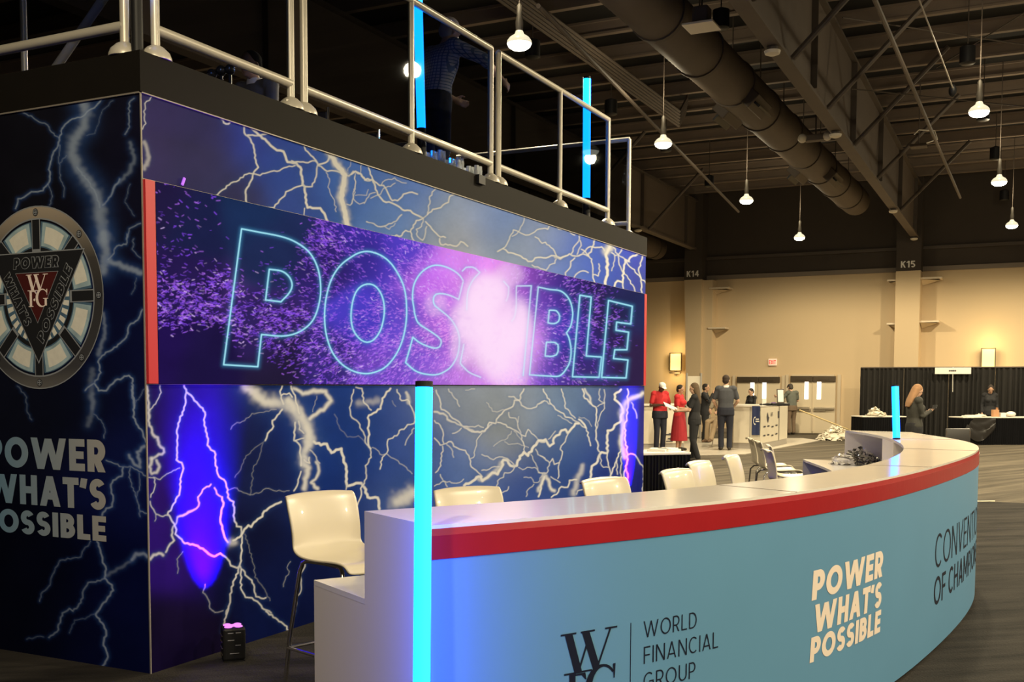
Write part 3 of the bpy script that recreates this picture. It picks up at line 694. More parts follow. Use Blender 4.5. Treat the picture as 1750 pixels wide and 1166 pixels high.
# round emblem on the end wall : metal ring, pale lit window segments, dark triangle with words
EC_T, EC_B = at(62, 352, 0, BX0), at(69, 665, 0, BX0); ez = (EC_T.z+EC_B.z)/2; er = (EC_T.z-EC_B.z)/2; ey = (EC_T.y+EC_B.y)/2+.0
def E3(u, v, off=.004): return Vector((BX0-off, ey-u*er, ez+v*er))       # u to the viewer's right, v up, in ring radii
def ering(mb, r0, r1, a0=0, a1=360, n=64, off=.004):
    vs = []; 
    for i in range(n+1):
        a = R(a0+(a1-a0)*i/n); vs += [E3(r0*math.cos(a), r0*math.sin(a), off), E3(r1*math.cos(a), r1*math.sin(a), off)]
    mb.add(vs, [(2*i, 2*i+1, 2*i+3, 2*i+2) for i in range(n)])
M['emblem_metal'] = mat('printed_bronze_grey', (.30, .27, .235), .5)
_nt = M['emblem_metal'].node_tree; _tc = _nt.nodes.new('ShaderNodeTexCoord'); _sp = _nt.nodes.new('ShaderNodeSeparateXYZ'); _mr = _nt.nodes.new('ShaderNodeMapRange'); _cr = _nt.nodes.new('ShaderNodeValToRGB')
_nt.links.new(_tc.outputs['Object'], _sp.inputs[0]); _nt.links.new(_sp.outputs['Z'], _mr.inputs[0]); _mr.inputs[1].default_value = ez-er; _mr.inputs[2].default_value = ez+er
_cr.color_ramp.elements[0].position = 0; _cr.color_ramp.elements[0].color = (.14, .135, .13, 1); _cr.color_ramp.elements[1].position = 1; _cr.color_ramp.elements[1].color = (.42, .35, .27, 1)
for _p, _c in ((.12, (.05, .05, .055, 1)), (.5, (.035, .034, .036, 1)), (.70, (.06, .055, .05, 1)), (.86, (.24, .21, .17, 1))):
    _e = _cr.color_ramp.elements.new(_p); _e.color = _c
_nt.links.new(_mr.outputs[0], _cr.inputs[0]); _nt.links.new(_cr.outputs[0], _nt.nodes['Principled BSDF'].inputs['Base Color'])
M['emblem_dark'] = mat('printed_near_black', (.010, .011, .014), .55)
M['emblem_glow'] = mat('printed_pale_blue', (.36, .50, .56), .55, noise=.6, nscale=9)
M['emblem_cream'] = mat('printed_cream', (.78, .77, .68), .55, noise=.12, nscale=30)
M['emblem_blue'] = mat('printed_steel_blue', (.07, .14, .22), .55, noise=.5, nscale=14)
M['emblem_red'] = mat('printed_dark_red', (.075, .008, .008), .5, noise=.5, nscale=4)
M['emblem_line'] = mat('printed_grey_line', (.26, .28, .31), .5)
k = MB(); ering(k, 0, .82, off=.0035); em = bpart(k, 'emblem', M['emblem_dark'])
def epart(mb, name, m): 
    o = mb.build(name, m, em); return o
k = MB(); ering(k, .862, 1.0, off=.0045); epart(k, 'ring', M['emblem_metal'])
k = MB()
for r0, r1 in ((.852, .868), (.988, 1.0)): ering(k, r0, r1, off=.005)
epart(k, 'ring_edge', M['emblem_line'])
for i in range(8):
    a = 22.5+45*i
    k = MB(); ering(k, .55, .83, a-17, a+17, 16, .0042); epart(k, 'window_frame', M['emblem_blue'])
    k = MB(); ering(k, .565, .82, a-15, a+15, 14, .0047); epart(k, 'window_segment', M['emblem_glow'])
    k = MB(); ering(k, .60, .78, a-11, a+11, 10, .0052); epart(k, 'window_core', M['emblem_cream'])
for i in range(8):
    a = R(45*i); d = Vector((math.cos(a), math.sin(a))); n_ = Vector((-d.y, d.x)); se = None
    for nm_, hw, r0, r1, of, m_ in (('spoke_edge', .066, .5, .865, .0055, M['emblem_line']), ('spoke', .054, .53, .85, .006, M['emblem_dark'])):
        k = MB(); k.add([E3(*(d*r0-n_*hw), of), E3(*(d*r1-n_*hw), of), E3(*(d*r1+n_*hw), of), E3(*(d*r0+n_*hw), of)], [(0, 1, 2, 3)]); epart(k, nm_, m_)
    c0, s0 = .93*math.cos(a), .93*math.sin(a)
    k = MB(); k.add([E3(c0+.042*math.cos(t*math.pi/8), s0+.042*math.sin(t*math.pi/8), .0062) for t in range(16)], [tuple(range(16))]); epart(k, 'bolt_head', M['emblem_dark'])
    k = MB(); vs = []
    for t in range(17):
        b = t*math.pi/8; vs += [E3(c0+.026*math.cos(b), s0+.026*math.sin(b), .007), E3(c0+.033*math.cos(b), s0+.033*math.sin(b), .007)]
    k.add(vs, [(2*t, 2*t+1, 2*t+3, 2*t+2) for t in range(16)])
    for ex, ey_ in ((.026, .005), (.005, .026)): k.add([E3(c0-ex, s0-ey_, .0071+ex*.004), E3(c0+ex, s0-ey_, .0071+ex*.004), E3(c0+ex, s0+ey_, .0071+ex*.004), E3(c0-ex, s0+ey_, .0071+ex*.004)], [(0, 1, 2, 3)])
    epart(k, 'bolt_mark', M['emblem_line'])
k = MB(); ering(k, .0, .50, off=.0058); epart(k, 'inner_disc', M['emblem_blue'])
for i in range(30):
    k = MB(); ering(k, .40, .49, i*12, i*12+7, 3, .0062); epart(k, 'small_lamp', M['emblem_cream'])
tri = [(-.72, .49), (.72, .49), (0, -.70)]
def inset(s_): 
    cx, cy = 0, .093; return [(cx+(x-cx)*s_, cy+(y-cy)*s_) for x, y in tri]
k = MB(); k.add([E3(x, y, .007) for x, y in inset(1.03)], [(0, 1, 2)]); epart(k, 'triangle_edge', M['emblem_line'])
k = MB(); k.add([E3(x, y, .0075) for x, y in tri], [(0, 1, 2)]); epart(k, 'triangle', M['emblem_dark'])
k = MB(); k.add([E3(x, y, .008) for x, y in inset(.47)], [(0, 1, 2)]); epart(k, 'red_triangle_edge', M['emblem_line'])
k = MB(); k.add([E3(x, y, .0085) for x, y in inset(.455)], [(0, 1, 2)]); epart(k, 'red_triangle', M['emblem_red'])
def eword(txt, p0, ang, h, wd):
  ca, sa = math.cos(ang), math.sin(ang)
  for nm_, gr, of, m_ in (('outlined_word', .085, .009, M['emblem_line']), ('word_fill', -.02, .0105, M['emblem_dark'])):
    k = MB()
    letter_mesh(k, txt, .24, h, lambda x, y, o=0: E3(p0[0]+x*ca-y*sa, p0[1]+x*sa+y*ca, of+o), width=wd, gap=.16, step=.2, grow=gr, slant=.12); epart(k, nm_, m_)
eword('POWER', (-.36, .325), 0, .12, .70); a_ = math.atan2(1.19, .72); _ux, _uy = math.cos(a_), math.sin(a_)
eword('POSSIBLE', (.21*_ux-.035*_uy, -.70+.21*_uy+.035*_ux), a_, .115, .92); eword("WHAT'S", (-.72+.30*_ux+.035*_uy, .49-.30*_uy+.035*_ux), -a_, .115, .66)

# serif monogram, reused on the bar front
def monogram(mb, put):
    """W over F·G ; unit square, put(x, y)"""
    cnt = [0]
    def q(*p): cnt[0] += 1; mb.add([put(*a, .00009*(cnt[0] % 40)) for a in p], [tuple(range(len(p)))])
    def bar(x0, y0, x1, y1, wa, wb=None):
        wb = wa if wb is None else wb; q((x0-wa/2, y0), (x0+wa/2, y0), (x1+wb/2, y1), (x1-wb/2, y1))
    def serif(x, y, w_, h_=.022): q((x-w_/2, y-h_/2), (x+w_/2, y-h_/2), (x+w_/2, y+h_/2), (x-w_/2, y+h_/2))
    bar(.13, .98, .30, .50, .13); bar(.30, .50, .46, .86, .035); bar(.42, .98, .62, .50, .13); bar(.62, .50, .86, .98, .035)
    serif(.13, .98, .26); serif(.46, .98, .24); serif(.87, .98, .22); serif(.40, .50, .27)
    bar(.20, .02, .20, .50, .105); serif(.20, .02, .22); serif(.16, .50, .2); q((.20, .485), (.42, .485), (.44, .40), (.42, .40), (.36, .46), (.20, .465))
    
    bm = []
    for i in range(25):
        a = R(38+(322-38)*i/24); wdt = .032+.085*max(0, -math.cos(a))**1.2
        bm.append((.72+.245*math.cos(a), .27+.26*math.sin(a), wdt, a))
    for (x0, y0, w0, a0), (x1, y1, w1, a1) in zip(bm[:-1], bm[1:]):
        q((x0+w0/2*math.cos(a0), y0+w0/2*math.sin(a0)), (x1+w1/2*math.cos(a1), y1+w1/2*math.sin(a1)), (x1-w1/2*math.cos(a1), y1-w1/2*math.sin(a1)), (x0-w0/2*math.cos(a0), y0-w0/2*math.sin(a0)))
    bar(.87, .03, .87, .25, .095); serif(.87, .25, .22); bar(.93, .35, .93, .53, .018, .045)
    q(*[(.355+.04*math.cos(t*math.pi/6), .22+.04*math.sin(t*math.pi/6)) for t in range(12)])
k = MB(); monogram(k, lambda x, y, o=0: E3(-.165+x*.35, -.10+y*.36, .0095+o*.4)); epart(k, 'monogram', mat('printed_pink_cream', (.95, .80, .72), .5))
# ------------------------------------------------------------------ railings on the deck
M['glass'] = bpy.data.materials.new('smoked_acrylic'); M['glass'].use_nodes = True
nt = M['glass'].node_tree; nt.nodes.remove(nt.nodes['Principled BSDF'])
_t = nt.nodes.new('ShaderNodeBsdfTransparent'); _t.inputs[0].default_value = (.45, .46, .48, 1)
_g = nt.nodes.new('ShaderNodeBsdfGlossy'); _g.inputs['Roughness'].default_value = .02; _g.inputs[0].default_value = (.8, .85, .9, 1)
_fr = nt.nodes.new('ShaderNodeValue'); _fr.outputs[0].default_value = .010
_mx = nt.nodes.new('ShaderNodeMixShader'); nt.links.new(_fr.outputs[0], _mx.inputs[0]); nt.links.new(_t.outputs[0], _mx.inputs[1]); nt.links.new(_g.outputs[0], _mx.inputs[2])
nt.links.new(_mx.outputs[0], nt.nodes['Material Output'].inputs[0])
DZ, RT, RB = 3.275, 4.40, 3.44                  # deck top, top rail, bottom rail
def rail_panel(p0, p1, label, mids=(), ends=(True, True)):
    """one bolted railing frame between deck points p0 and p1"""
    a, b = Vector((*p0, 0)), Vector((*p1, 0)); d = (b-a).normalized(); L = (b-a).length
    t = thing('railing_panel', label, 'railing', (*p0, DZ), math.atan2(d.y, d.x), 'deck railing panels')
    r = .024
    for x in [q for q, e in zip((0, L), ends) if e]+[m_-p0[0] for m_ in mids]:
        po = MB().tube([(x, 0, .03), (x, 0, RT-DZ)], r, 14)
        po.box((x, -r, .60), (.010, .004, 1.05))
        p_ = po.build('post', M['alu'], t, smooth=True)
        ft = MB().lathe([(.085, 0), (.085, .012), (.074, .04), (.045, .068), (.026, .078)], (x, 0, 0), 18)
        for s_ in (-1, 1): ft.lathe([(.009, .0), (.009, .03)], (x+s_*.062, -.02, .02), 6)
        ft.build('foot', M['alu'], p_, smooth=True)
    MB().tube([(-.005, 0, RT-DZ), (L+.005, 0, RT-DZ)], .027, 14).build('top_rail', M['alu'], t, smooth=True)
    k = MB().tube([(0, 0, RB-DZ), (L, 0, RB-DZ)], .027, 14); k.build('bottom_rail', M['alu'], t, smooth=True)
    MB().box((L/2, .0, (RT+RB)/2-DZ), (L-.05, .008, RT-RB-.05)).build('smoked_panel', M['glass'], t)
    return t
RY = BY+.06; RX = BX0+.06
rail_panel((4.40, RY), (5.545, RY), 'first railing panel from the booth corner on the screen side')
rail_panel((5.68, RY), (8.245, RY), 'long middle railing panel above the letters on the screen, seated guest left of it', (6.97,))
rail_panel((8.39, RY), (10.96, RY), 'far railing panel of the screen side with a blue tube standing behind its end', (9.69,))
rail_panel((RX, 4.43), (RX, 6.9), 'railing panel over the round emblem on the end side')
rail_panel((BX1-.10, RY+.12), (BX1-.10, RY+2.4), 'railing panel across the far end of the deck')
# stair rail behind the end railing
t = thing('stair_handrail', 'slanting stair handrail with thin uprights behind the end railing', 'handrail', (5.0, 5.4, DZ))
pA = at(60, 113, 0, 4.7)-Vector((5.0, 5.4, DZ)); pB = at(178, -4, 0, 4.7)-Vector((5.0, 5.4, DZ))
pA.z = .03
MB().tube([pA, pB, pB+(pB-pA)*.6], .026, 12).build('sloping_rail', M['alu'], t, smooth=True)
q = at(42, 112, 0, 4.7)-Vector((5.0, 5.4, DZ)); q.z = 0
MB().tube([q, q+Vector((0, 0, 1.25))], .02, 12).build('upright', M['alu'], t, smooth=True)

# ------------------------------------------------------------------ blue light tubes
BLUE = (.015, .30, 1.0)
def tube_mat(name, s, col=(.03, .42, 1.0)): return mat(name, (.02, .1, .2), .4, emit=col, estr=s)
M['tube'] = tube_mat('cyan_tube', 15, (.002, .19, 1.0))
M['tube_hi'] = tube_mat('cyan_tube_bright', 9, (.002, .13, 1.0)); M['tube_floor'] = tube_mat('cyan_tube_floor', 36, (.001, .075, 1.0))
def light_tube(name, label, p0, p1, r, lit0=.02, lit1=.985, group=None, m=None, base=True):
    p0, p1 = Vector(p0), Vector(p1); d = p1-p0
    t = thing(name, label, 'light', p0, 0, group)
    MB().tube([d*lit0, d*lit1], r, 20).build('glowing_tube', m or M['tube'], t, smooth=True)
    MB().tube([d*lit1, d], r*1.03, 20).build('end_cap', M['black'], t, smooth=True)
    k = MB().tube([d*0, d*lit0], r*1.03, 20)
    if base: k.lathe([(r*2.6, 0), (r*2.6, .008), (r*1.05, .018)], (0, 0, 0), 24)
    k.build('base', M['black'], t, smooth=True)
    return t
light_tube('floor_light_tube', 'tall cyan light tube standing on the floor at the near corner of the bar', (2.735, 1.672, 0), (2.838, 1.716, 1.566), .0262, .03, .9885, m=M['tube_floor'])
light_tube('counter_light_tube', 'short cyan light tube standing on the far curve of the bar top', (9.70, 1.16, 1.107), (9.76, 1.19, 1.566), .030, .02, .975, m=M['tube_hi'], base=False)
light_tube('deck_light_tube', 'bright blue tube leaning behind the railing beside the guest in a checked shirt', (*(lambda q: (q.x, q.y))(at(721.5, 262, 1, RY+.10)), DZ), (*(lambda q: (q.x, q.y))(at(712.5, -70, 1, RY+.10)), 4.80), .034, .175, .985, 'blue tubes behind the railing', base=False)
light_tube('deck_light_tube', 'bright blue tube rising above the top rail near the far end of the deck', (*(lambda q: (q.x, q.y))(at(1002, 370, 1, RY+.10)), DZ), (*(lambda q: (q.x, q.y))(at(1003.3, 124, 1, RY+.10)), 4.77), .040, .165, .985, 'blue tubes behind the railing', base=False)
light_tube('deck_light_tube', 'blue tube between the two corner posts, dark in its lower part', (4.285, BY+.075, DZ), (4.285, BY+.075, 4.80), .030, .235, .985, 'blue tubes behind the railing', base=False)

# ------------------------------------------------------------------ curved reception bar
H, DH = 1.106, .79                               # bar top, desk top
CO = [-.4634, -.2723, .9498, .4182, .4089, -.3619, .4944]; CI = [.1339, .0766, -.2963, .9938, -.0405, .883]
def outer_y(x): return float(np.polyval(CO, (x-7.2)/4))
def inner_y(x): return float(np.polyval(CI, (x-7.2)/4))
def samp(fn, x0, x1, n):
    xs = np.linspace(x0, x1, 400); p = np.array([(x, fn(x)) for x in xs]); s = np.concatenate([[0], np.cumsum(np.hypot(*np.diff(p, axis=0).T))])
    t = np.linspace(0, s[-1], n); return [Vector((np.interp(q, s, p[:, 0]), np.interp(q, s, p[:, 1]))) for q in t], s[-1]
NB = 110
OUT, OUT_L = samp(outer_y, 2.944, 11.30, NB+1)
INN, INN_L = samp(inner_y, 3.178, 11.42, NB+1)
def normals(P):
    r = []
    for i in range(len(P)):
        d = (P[min(i+1, len(P)-1)]-P[max(i-1, 0)]).normalized(); r.append(Vector((-d.y, d.x)))   # inward (+y side)
    return r
NO, NI = normals(OUT), normals(INN)
n0 = (INN[0]-OUT[0]).normalized(); n1 = (INN[-1]-OUT[-1]).normalized()
DESK = [INN[i]+(NI[i]*(1-abs(2*i/NB-1)**6)+(n0 if i < NB/2 else n1)*abs(2*i/NB-1)**6).normalized()*.445 for i in range(NB+1)]
M['bar_white'] = mat('glossy_white_laminate', (.80, .77, .72), .16, noise=.03, nscale=5, bump=.02, bscale=9, coat=.35)
M['bar_side'] = mat('white_laminate', (.74, .69, .60), .38, noise=.03, nscale=3)
M['bar_blue'] = mat('pale_blue_vinyl', (.115, .285, .47), .42, noise=.05, nscale=2.0, bump=.012, bscale=5)
M['bar_red'] = mat('dark_red_vinyl', (.34, .010, .016), .30, noise=.10, nscale=6, bump=.05, bscale=14)
M['navy_ink'] = mat('navy_ink', (.006, .009, .022), .6, spec=.2)
M['cream_ink'] = mat('white_vinyl_letters', (.84, .72, .62), .5)
bar = thing('reception_bar', 'long curved white-topped bar with pale blue front and red band', 'counter', (2.944, outer_y(2.944), 0))
BO = Vector((2.944, outer_y(2.944), 0))
def barpart(mb, name, m, parent=None, **k):
    o = mb.build(name, m, parent or bar, **k)
    if parent is None: o.location = -BO
    return o
def wall_strip(P, z0, z1, off0=0, off1=None, N=None, ti=.012):
    """thin solid following polyline P, thickness ti towards inside"""
    mb = MB(); n = len(P); N = N or normals(P); off1 = off0 if off1 is None else off1; vs = []
    for i in range(n):
        p0 = P[i]+N[i]*off0; p1 = P[i]+N[i]*off1; vs += [(p0.x, p0.y, z0), (p1.x, p1.y, z1), (p1.x+N[i].x*ti, p1.y+N[i].y*ti, z1), (p0.x+N[i].x*ti, p0.y+N[i].y*ti, z0)]
    fs = [(0, 1, 2, 3), (4*n-4, 4*n-3, 4*n-2, 4*n-1)]
    for i in range(n-1):
        for j in range(4): fs.append((4*i+j, 4*i+(j+1) % 4, 4*i+4+(j+1) % 4, 4*i+4+j))
    return mb.add(vs, fs)
barpart(wall_strip(OUT, .03, .995, .003, N=NO, ti=.02), 'front_panel', M['bar_blue'], smooth=True)
barpart(wall_strip(OUT, .995, 1.072, 0, N=NO, ti=.02).add(*(lambda w_: (w_.v, w_.f))(wall_strip(OUT, 1.072, H-.003, .001, .008, N=NO, ti=.02))), 'red_band', M['bar_red'], smooth=True)
barpart(wall_strip(OUT, 0, .03, .04, N=NO, ti=.02), 'toe_kick', M['black'])
top = MB(); vs = []; fs = []
for i in range(NB+1):
    o_, i_ = OUT[i]+NO[i]*.006, INN[i]; vs += [(o_.x, o_.y, H-.022), (o_.x, o_.y, H), (i_.x, i_.y, H), (i_.x, i_.y, H-.022)]
for i in range(NB):
    for j in range(4): fs.append((4*i+j, 4*i+(j+1) % 4, 4*i+4+(j+1) % 4, 4*i+4+j))
fs += [(0, 1, 2, 3), (4*NB, 4*NB+3, 4*NB+2, 4*NB+1)]
top.add(vs, fs); barpart(top, 'bar_top', M['bar_white'])
def at_x(P, x): return min(range(len(P)), key=lambda i: abs(P[i].x-x))
M['seam'] = mat('seam_line', (.25, .2, .15), .6)  # brown colour of the thin joint lines on the bar top
for xo, xi in ((4.62, 4.78), (6.43, 6.42), (8.22, 8.28), (9.9, 9.75)):
    a, b = Vector((xo, outer_y(xo), 0)), Vector((xi, inner_y(xi), 0)); sm = MB(); sm.tube([a+Vector((0, 0, H+.0005)), b+Vector((0, 0, H+.0005))], .0016, 4); barpart(sm, 'seam', M['seam'])
# near end panel: stepped board across bar and desk ; far end panel alike
def end_panel(o_, i_, d_, dirn):
    t_ = Vector((dirn.x, dirn.y, 0))*.02
    pr = [(o_.x, o_.y, 0), (o_.x, o_.y, H-.002), (i_.x, i_.y, H-.002), (i_.x, i_.y, DH-.02), (d_.x, d_.y, DH-.02), (d_.x, d_.y, 0)]
    mb = MB(); n = 6
    mb.add(pr+[tuple(Vector(p)+t_) for p in pr], [(0, 1, 2, 3), (0, 3, 4, 5), (n, n+3, n+2, n+1), (n, n+5, n+4, n+3)]+[(i, (i+1) % n, n+(i+1) % n, n+i) for i in range(n)])
    return mb
tan0 = (OUT[1]-OUT[0]).normalized(); tan1 = (OUT[-1]-OUT[-2]).normalized()
barpart(end_panel(OUT[0]+n0*.024, INN[0], DESK[0], tan0), 'end_panel', M['bar_side'])
barpart(end_panel(OUT[-1]+n1*.024, INN[-1], DESK[-1], -tan1), 'end_panel', M['bar_side'])
# desk on the inner side
dk = MB(); vs = []; fs = []
for i in range(NB+1):
    o_, i_ = INN[i]-NI[i]*.27, DESK[i]
    if i in (0, NB): o_ = INN[i]
    vs += [(o_.x, o_.y, DH-.022), (o_.x, o_.y, DH), (i_.x, i_.y, DH), (i_.x, i_.y, DH-.022)]
for i in range(NB):
    for j in range(4): fs.append((4*i+j, 4*i+(j+1) % 4, 4*i+4+(j+1) % 4, 4*i+4+j))
fs += [(0, 1, 2, 3), (4*NB, 4*NB+3, 4*NB+2, 4*NB+1)]
dk.add(vs, fs); barpart(dk, 'desk_top', M['bar_white'])
# upright dividers of the open shelf between desk and bar top, and supports below
for j, x in enumerate((4.6, 6.3, 7.6, 8.75, 9.62, 10.18)):
    i = at_x(INN, x); a = INN[i]-NI[i]*.01; b = INN[i]-NI[i]*.27; d = Vector((-NI[i].y, NI[i].x, 0))*.009
    k = MB().add([(a.x-d.x, a.y-d.y, DH), (a.x+d.x, a.y+d.y, DH), (b.x+d.x, b.y+d.y, DH), (b.x-d.x, b.y-d.y, DH)]+[(a.x-d.x, a.y-d.y, H-.022), (a.x+d.x, a.y+d.y, H-.022), (b.x+d.x, b.y+d.y, H-.022), (b.x-d.x, b.y-d.y, H-.022)],
                 [(0, 3, 2, 1), (4, 5, 6, 7), (0, 1, 5, 4), (1, 2, 6, 5), (2, 3, 7, 6), (3, 0, 4, 7)])
    barpart(k, 'shelf_divider', M['bar_side'])
for x0, x1 in ((9.62, 10.18),):
    i0, i1 = at_x(INN, x0), at_x(INN, x1)
    barpart(wall_strip(INN[i0:i1+1], DH, H-.022, .0, N=[-n for n in NI[i0:i1+1]], ti=.018), 'shelf_cover', M['bar_side'])
# round cable grommet on the cover near the bend
i = at_x(INN, 9.1); g0 = INN[i]+NI[i]*.002
barpart(MB().lathe([(.028, 0), (.028, .006), (.018, .008)], (g0.x, g0.y, .98), 16, axis=(NI[i].x, NI[i].y, 0)), 'cable_grommet', mat('grey_plastic', (.25, .22, .22), .4))

# lettering on the bar front (follows the curve)
_s = np.concatenate([[0], np.cumsum([(OUT[i+1]-OUT[i]).length for i in range(NB)])]); _ox = np.array([p.x for p in OUT]); _oy = np.array([p.y for p in OUT])
_nx = np.array([n.x for n in NO]); _ny = np.array([n.y for n in NO])
def on_front(s, z, o=0, off=.0012):
    off = off+o
    x, y = np.interp(s, _s, _ox), np.interp(s, _s, _oy); return Vector((x-np.interp(s, _s, _nx)*(off-.003), y-np.interp(s, _s, _ny)*(off-.003), z))
def front_hit(px, py):
    """arc length and height where the sight line of a photo pixel meets the bar front"""
    best = None; lo = 0
    d = _f + _r*(px-CX)/F_PX - _u*(py-CY)/F_PX; a = math.atan2(d[1], d[0])
    ang = np.arctan2(_oy, _ox)
    s = np.linspace(0, _s[-1], 3000); sa = np.arctan2(np.interp(s, _s, _oy), np.interp(s, _s, _ox))
    i = int(np.argmax(sa <= a)) if (sa <= a).any() else int(np.argmin(sa))
    x = np.interp(s[i], _s, _ox); return s[i], CAM_H+d[2]*x/d[0]
def front_line(mb, txt, t, bl, tl, br, gap=.14, slant=0, **k):
    s0, z0 = front_hit(*bl); s2, z2 = front_hit(*tl); s1, z1 = front_hit(*br); h = z2-z0; zb = (z0+z1)/2
    letter_mesh(mb, txt, t, h, lambda x, y, o=0: on_front(s0+x, zb+y, o), width=(s1-s0), gap=gap, slant=slant, **k)
    return s0, zb, h
k = MB(); monogram_s0, mz1 = front_hit(958.5, 1089); monogram_s1, _ = front_hit(1055, 1073)
mw = (monogram_s1-monogram_s0); monogram(k, lambda x, y, o=0: on_front(monogram_s0+x*mw*1.02, mz1-.285+y*.295, o*.4))
barpart(k, 'serif_monogram', M['navy_ink'])
k = MB(); s_, zt = front_hit(1078.3, 1065); s2_, zb_ = front_hit(1078.3, 1212)
k.add([on_front(s_-.0018, zb_), on_front(s_+.0018, zb_), on_front(s_+.0018, zt), on_front(s_-.0018, zt)], [(0, 1, 2, 3)]); barpart(k, 'divider_line', M['navy_ink'])
for _a in (('WORLD', .085, (1100, 1091), (1100, 1062.5), (1191, 1073)), ('FINANCIAL', .085, (1100, 1134.9), (1100, 1105.8), (1227, 1107.4)), ('GROUP', .085, (1100, 1178.5), (1100, 1149.5), (1188.5, 1160))):
    k = MB(); front_line(k, *_a, gap=.16); barpart(k, 'company_lettering', M['navy_ink'])
for txt, bl, tl, br in (('POWER', (1387.5, 1024), (1387.5, 973.5), (1508, 988.5)), ("WHAT'S", (1390, 1080.5), (1390, 1032), (1506, 1040)), ('POSSIBLE', (1384.3, 1130.5), (1384.3, 1087.8), (1504, 1083.5))):
    k = MB(); front_line(k, txt, .235, bl, tl, br, gap=.085, slant=.10); barpart(k, 'slogan_lettering', M['cream_ink'])
k = MB()
sC, zC = front_hit(1598, 974); _, zT = front_hit(1598, 916); hC = zT-zC
letter_mesh(k, 'CONVENTION', .085, hC, lambda x, y, o=0: on_front(sC+x, zC+y, o), gap=.13, width=hC*10.2); barpart(k, 'event_lettering', M['navy_ink']); k = MB()
sC, zC = front_hit(1596, 1038); _, zT = front_hit(1596, 990); hC = zT-zC
_wa = text_strokes('OF CHAMPIONS', .13, .12)[2]; _kk = hC*11.6/_wa
for word in ('OF', 'CHAMPIONS'):
    k = MB(); _ww = text_strokes(word, .13, .12)[2]; _x0 = 0 if word == 'OF' else (_wa-_ww)*_kk
    letter_mesh(k, word, .13, hC, lambda x, y, o=0: on_front(sC+_x0+x, zC+y, o), gap=.12, width=_ww*_kk); barpart(k, 'event_lettering', M['navy_ink'])
# ------------------------------------------------------------------ white bar stools
M['shell'] = mat('glossy_white_plastic', (.60, .54, .42), .28, coat=.2)
def stool_shell():
    """curved one-piece seat and back; +x is the sitter's front"""
    prof = [(.235, -.055), (.225, -.018), (.19, .0), (.10, -.004), (.0, -.012), (-.10, -.012), (-.165, .002), (-.198, .04), (-.212, .10), (-.224, .18), (-.243, .26), (-.262, .325), (-.278, .345), (-.296, .338)]
    half = [.195, .20, .205, .205, .205, .20, .195, .19, .19, .192, .195, .192, .185, .175]
    P = []; n = 13
    for i, ((x, z), hw) in enumerate(zip(prof, half)):
        for j in range(n):
            u = -1+2*j/(n-1); e = abs(u)**3
            dx = (.020*e if i > 7 else 0); dz = (.012*e if i < 7 else 0)
            rnd = .03*e if i in (0, len(prof)-1) else .008*e
            P.append(Vector((x+dx, u*hw, z+dz-(rnd if i >= len(prof)-2 else 0))))
    mb = MB(); th = .009
    m_ = len(prof)
    fs = [(i*n+j, i*n+j+1, (i+1)*n+j+1, (i+1)*n+j) for i in range(m_-1) for j in range(n-1)]
    me = bpy.data.meshes.new('stool_shell'); me.from_pydata([tuple(p) for p in P], [], fs); me.update()
    o = bpy.data.objects.new('tmp', me); COL.objects.link(o)
    s = o.modifiers.new('s', 'SUBSURF'); s.levels = 2; s.render_levels = 2
    so = o.modifiers.new('t', 'SOLIDIFY'); so.thickness = .012; so.offset = 0
    dg = bpy.context.evaluated_depsgraph_get(); dg.update()
    r = bpy.data.meshes.new_from_object(o.evaluated_get(dg)); bpy.data.objects.remove(o, do_unlink=True)
    r.polygons.foreach_set('use_smooth', [True]*len(r.polygons)); return r
SH = stool_shell(); SEAT = .74
def make_stool(label):
    t = thing('bar_stool', label, 'stool', (0, 0, 0), 0, 'white bar stools along the inside of the bar')
    o = link('seat_shell', SH, M['shell'], t); o.location = (0, 0, SEAT); o.scale = (1, 1.06, .84)
    for sy in (-1, 1):
        pts = [(x_, y_, z_*SEAT/.775) for x_, y_, z_ in [(-.245, sy*.235, .0), (-.20, sy*.215, .40), (-.165, sy*.185, .70), (-.155, sy*.175, .742), (-.13, sy*.165, .755), (0, sy*.16, .757), (.12, sy*.165, .753), (.15, sy*.175, .735), (.165, sy*.185, .69), (.20, sy*.215, .40), (.245, sy*.235, 0)]]
        MB().tube(pts, .0105, 10).build('leg_frame', M['steel'], t, smooth=True)
    fr = MB(); z = .30; q = .24
    cs = [(-.212, -.222, z), (.212, -.222, z), (.212, .222, z), (-.212, .222, z)]
    for a, b in zip(cs, cs[1:]+cs[:1]): fr.tube([a, b], .009, 8)
    fr.build('foot_ring', M['steel'], t, smooth=True)
    return t
def make_chair(label):
    t = thing('plastic_chair', label, 'chair', (0, 0, 0), 0, 'white chairs standing beyond the bar stools')
    o = link('seat_shell', SH, M['shell'], t); o.location = (0, 0, .45); o.scale = (1.15, 1.1, 1.12)
    for sy in (-1, 1):
        pts = [(-.27, sy*.25, .0), (-.24, sy*.23, .38), (-.20, sy*.205, .425), (-.14, sy*.18, .432), (.12, sy*.18, .428), (.18, sy*.205, .42), (.21, sy*.225, .38), (.25, sy*.25, 0)]
        MB().tube(pts, .011, 10).build('leg_frame', M['steel'], t, smooth=True)
    return t
spots = [  # photo pixel of the middle of the back's top edge, facing (deg), label
    (543, 842, -107, 'nearest white bar stool, whole seat and chrome leg showing beside the bar end'),
    (795, 834, -118, 'white stool back just right of the tall cyan floor tube'),
    (1028, 818, -107, 'white stool back before the right edge of the lightning wall'),
    (1150, 803, -98, 'white stool before the black-skirted table, nearest of the pair there'),
    (1190, 789, -94, 'white stool partly behind the one before the black-skirted table'),
    (1246, 779, -88, 'white stool back standing alone left of the four sideways chairs'),
]
first = None
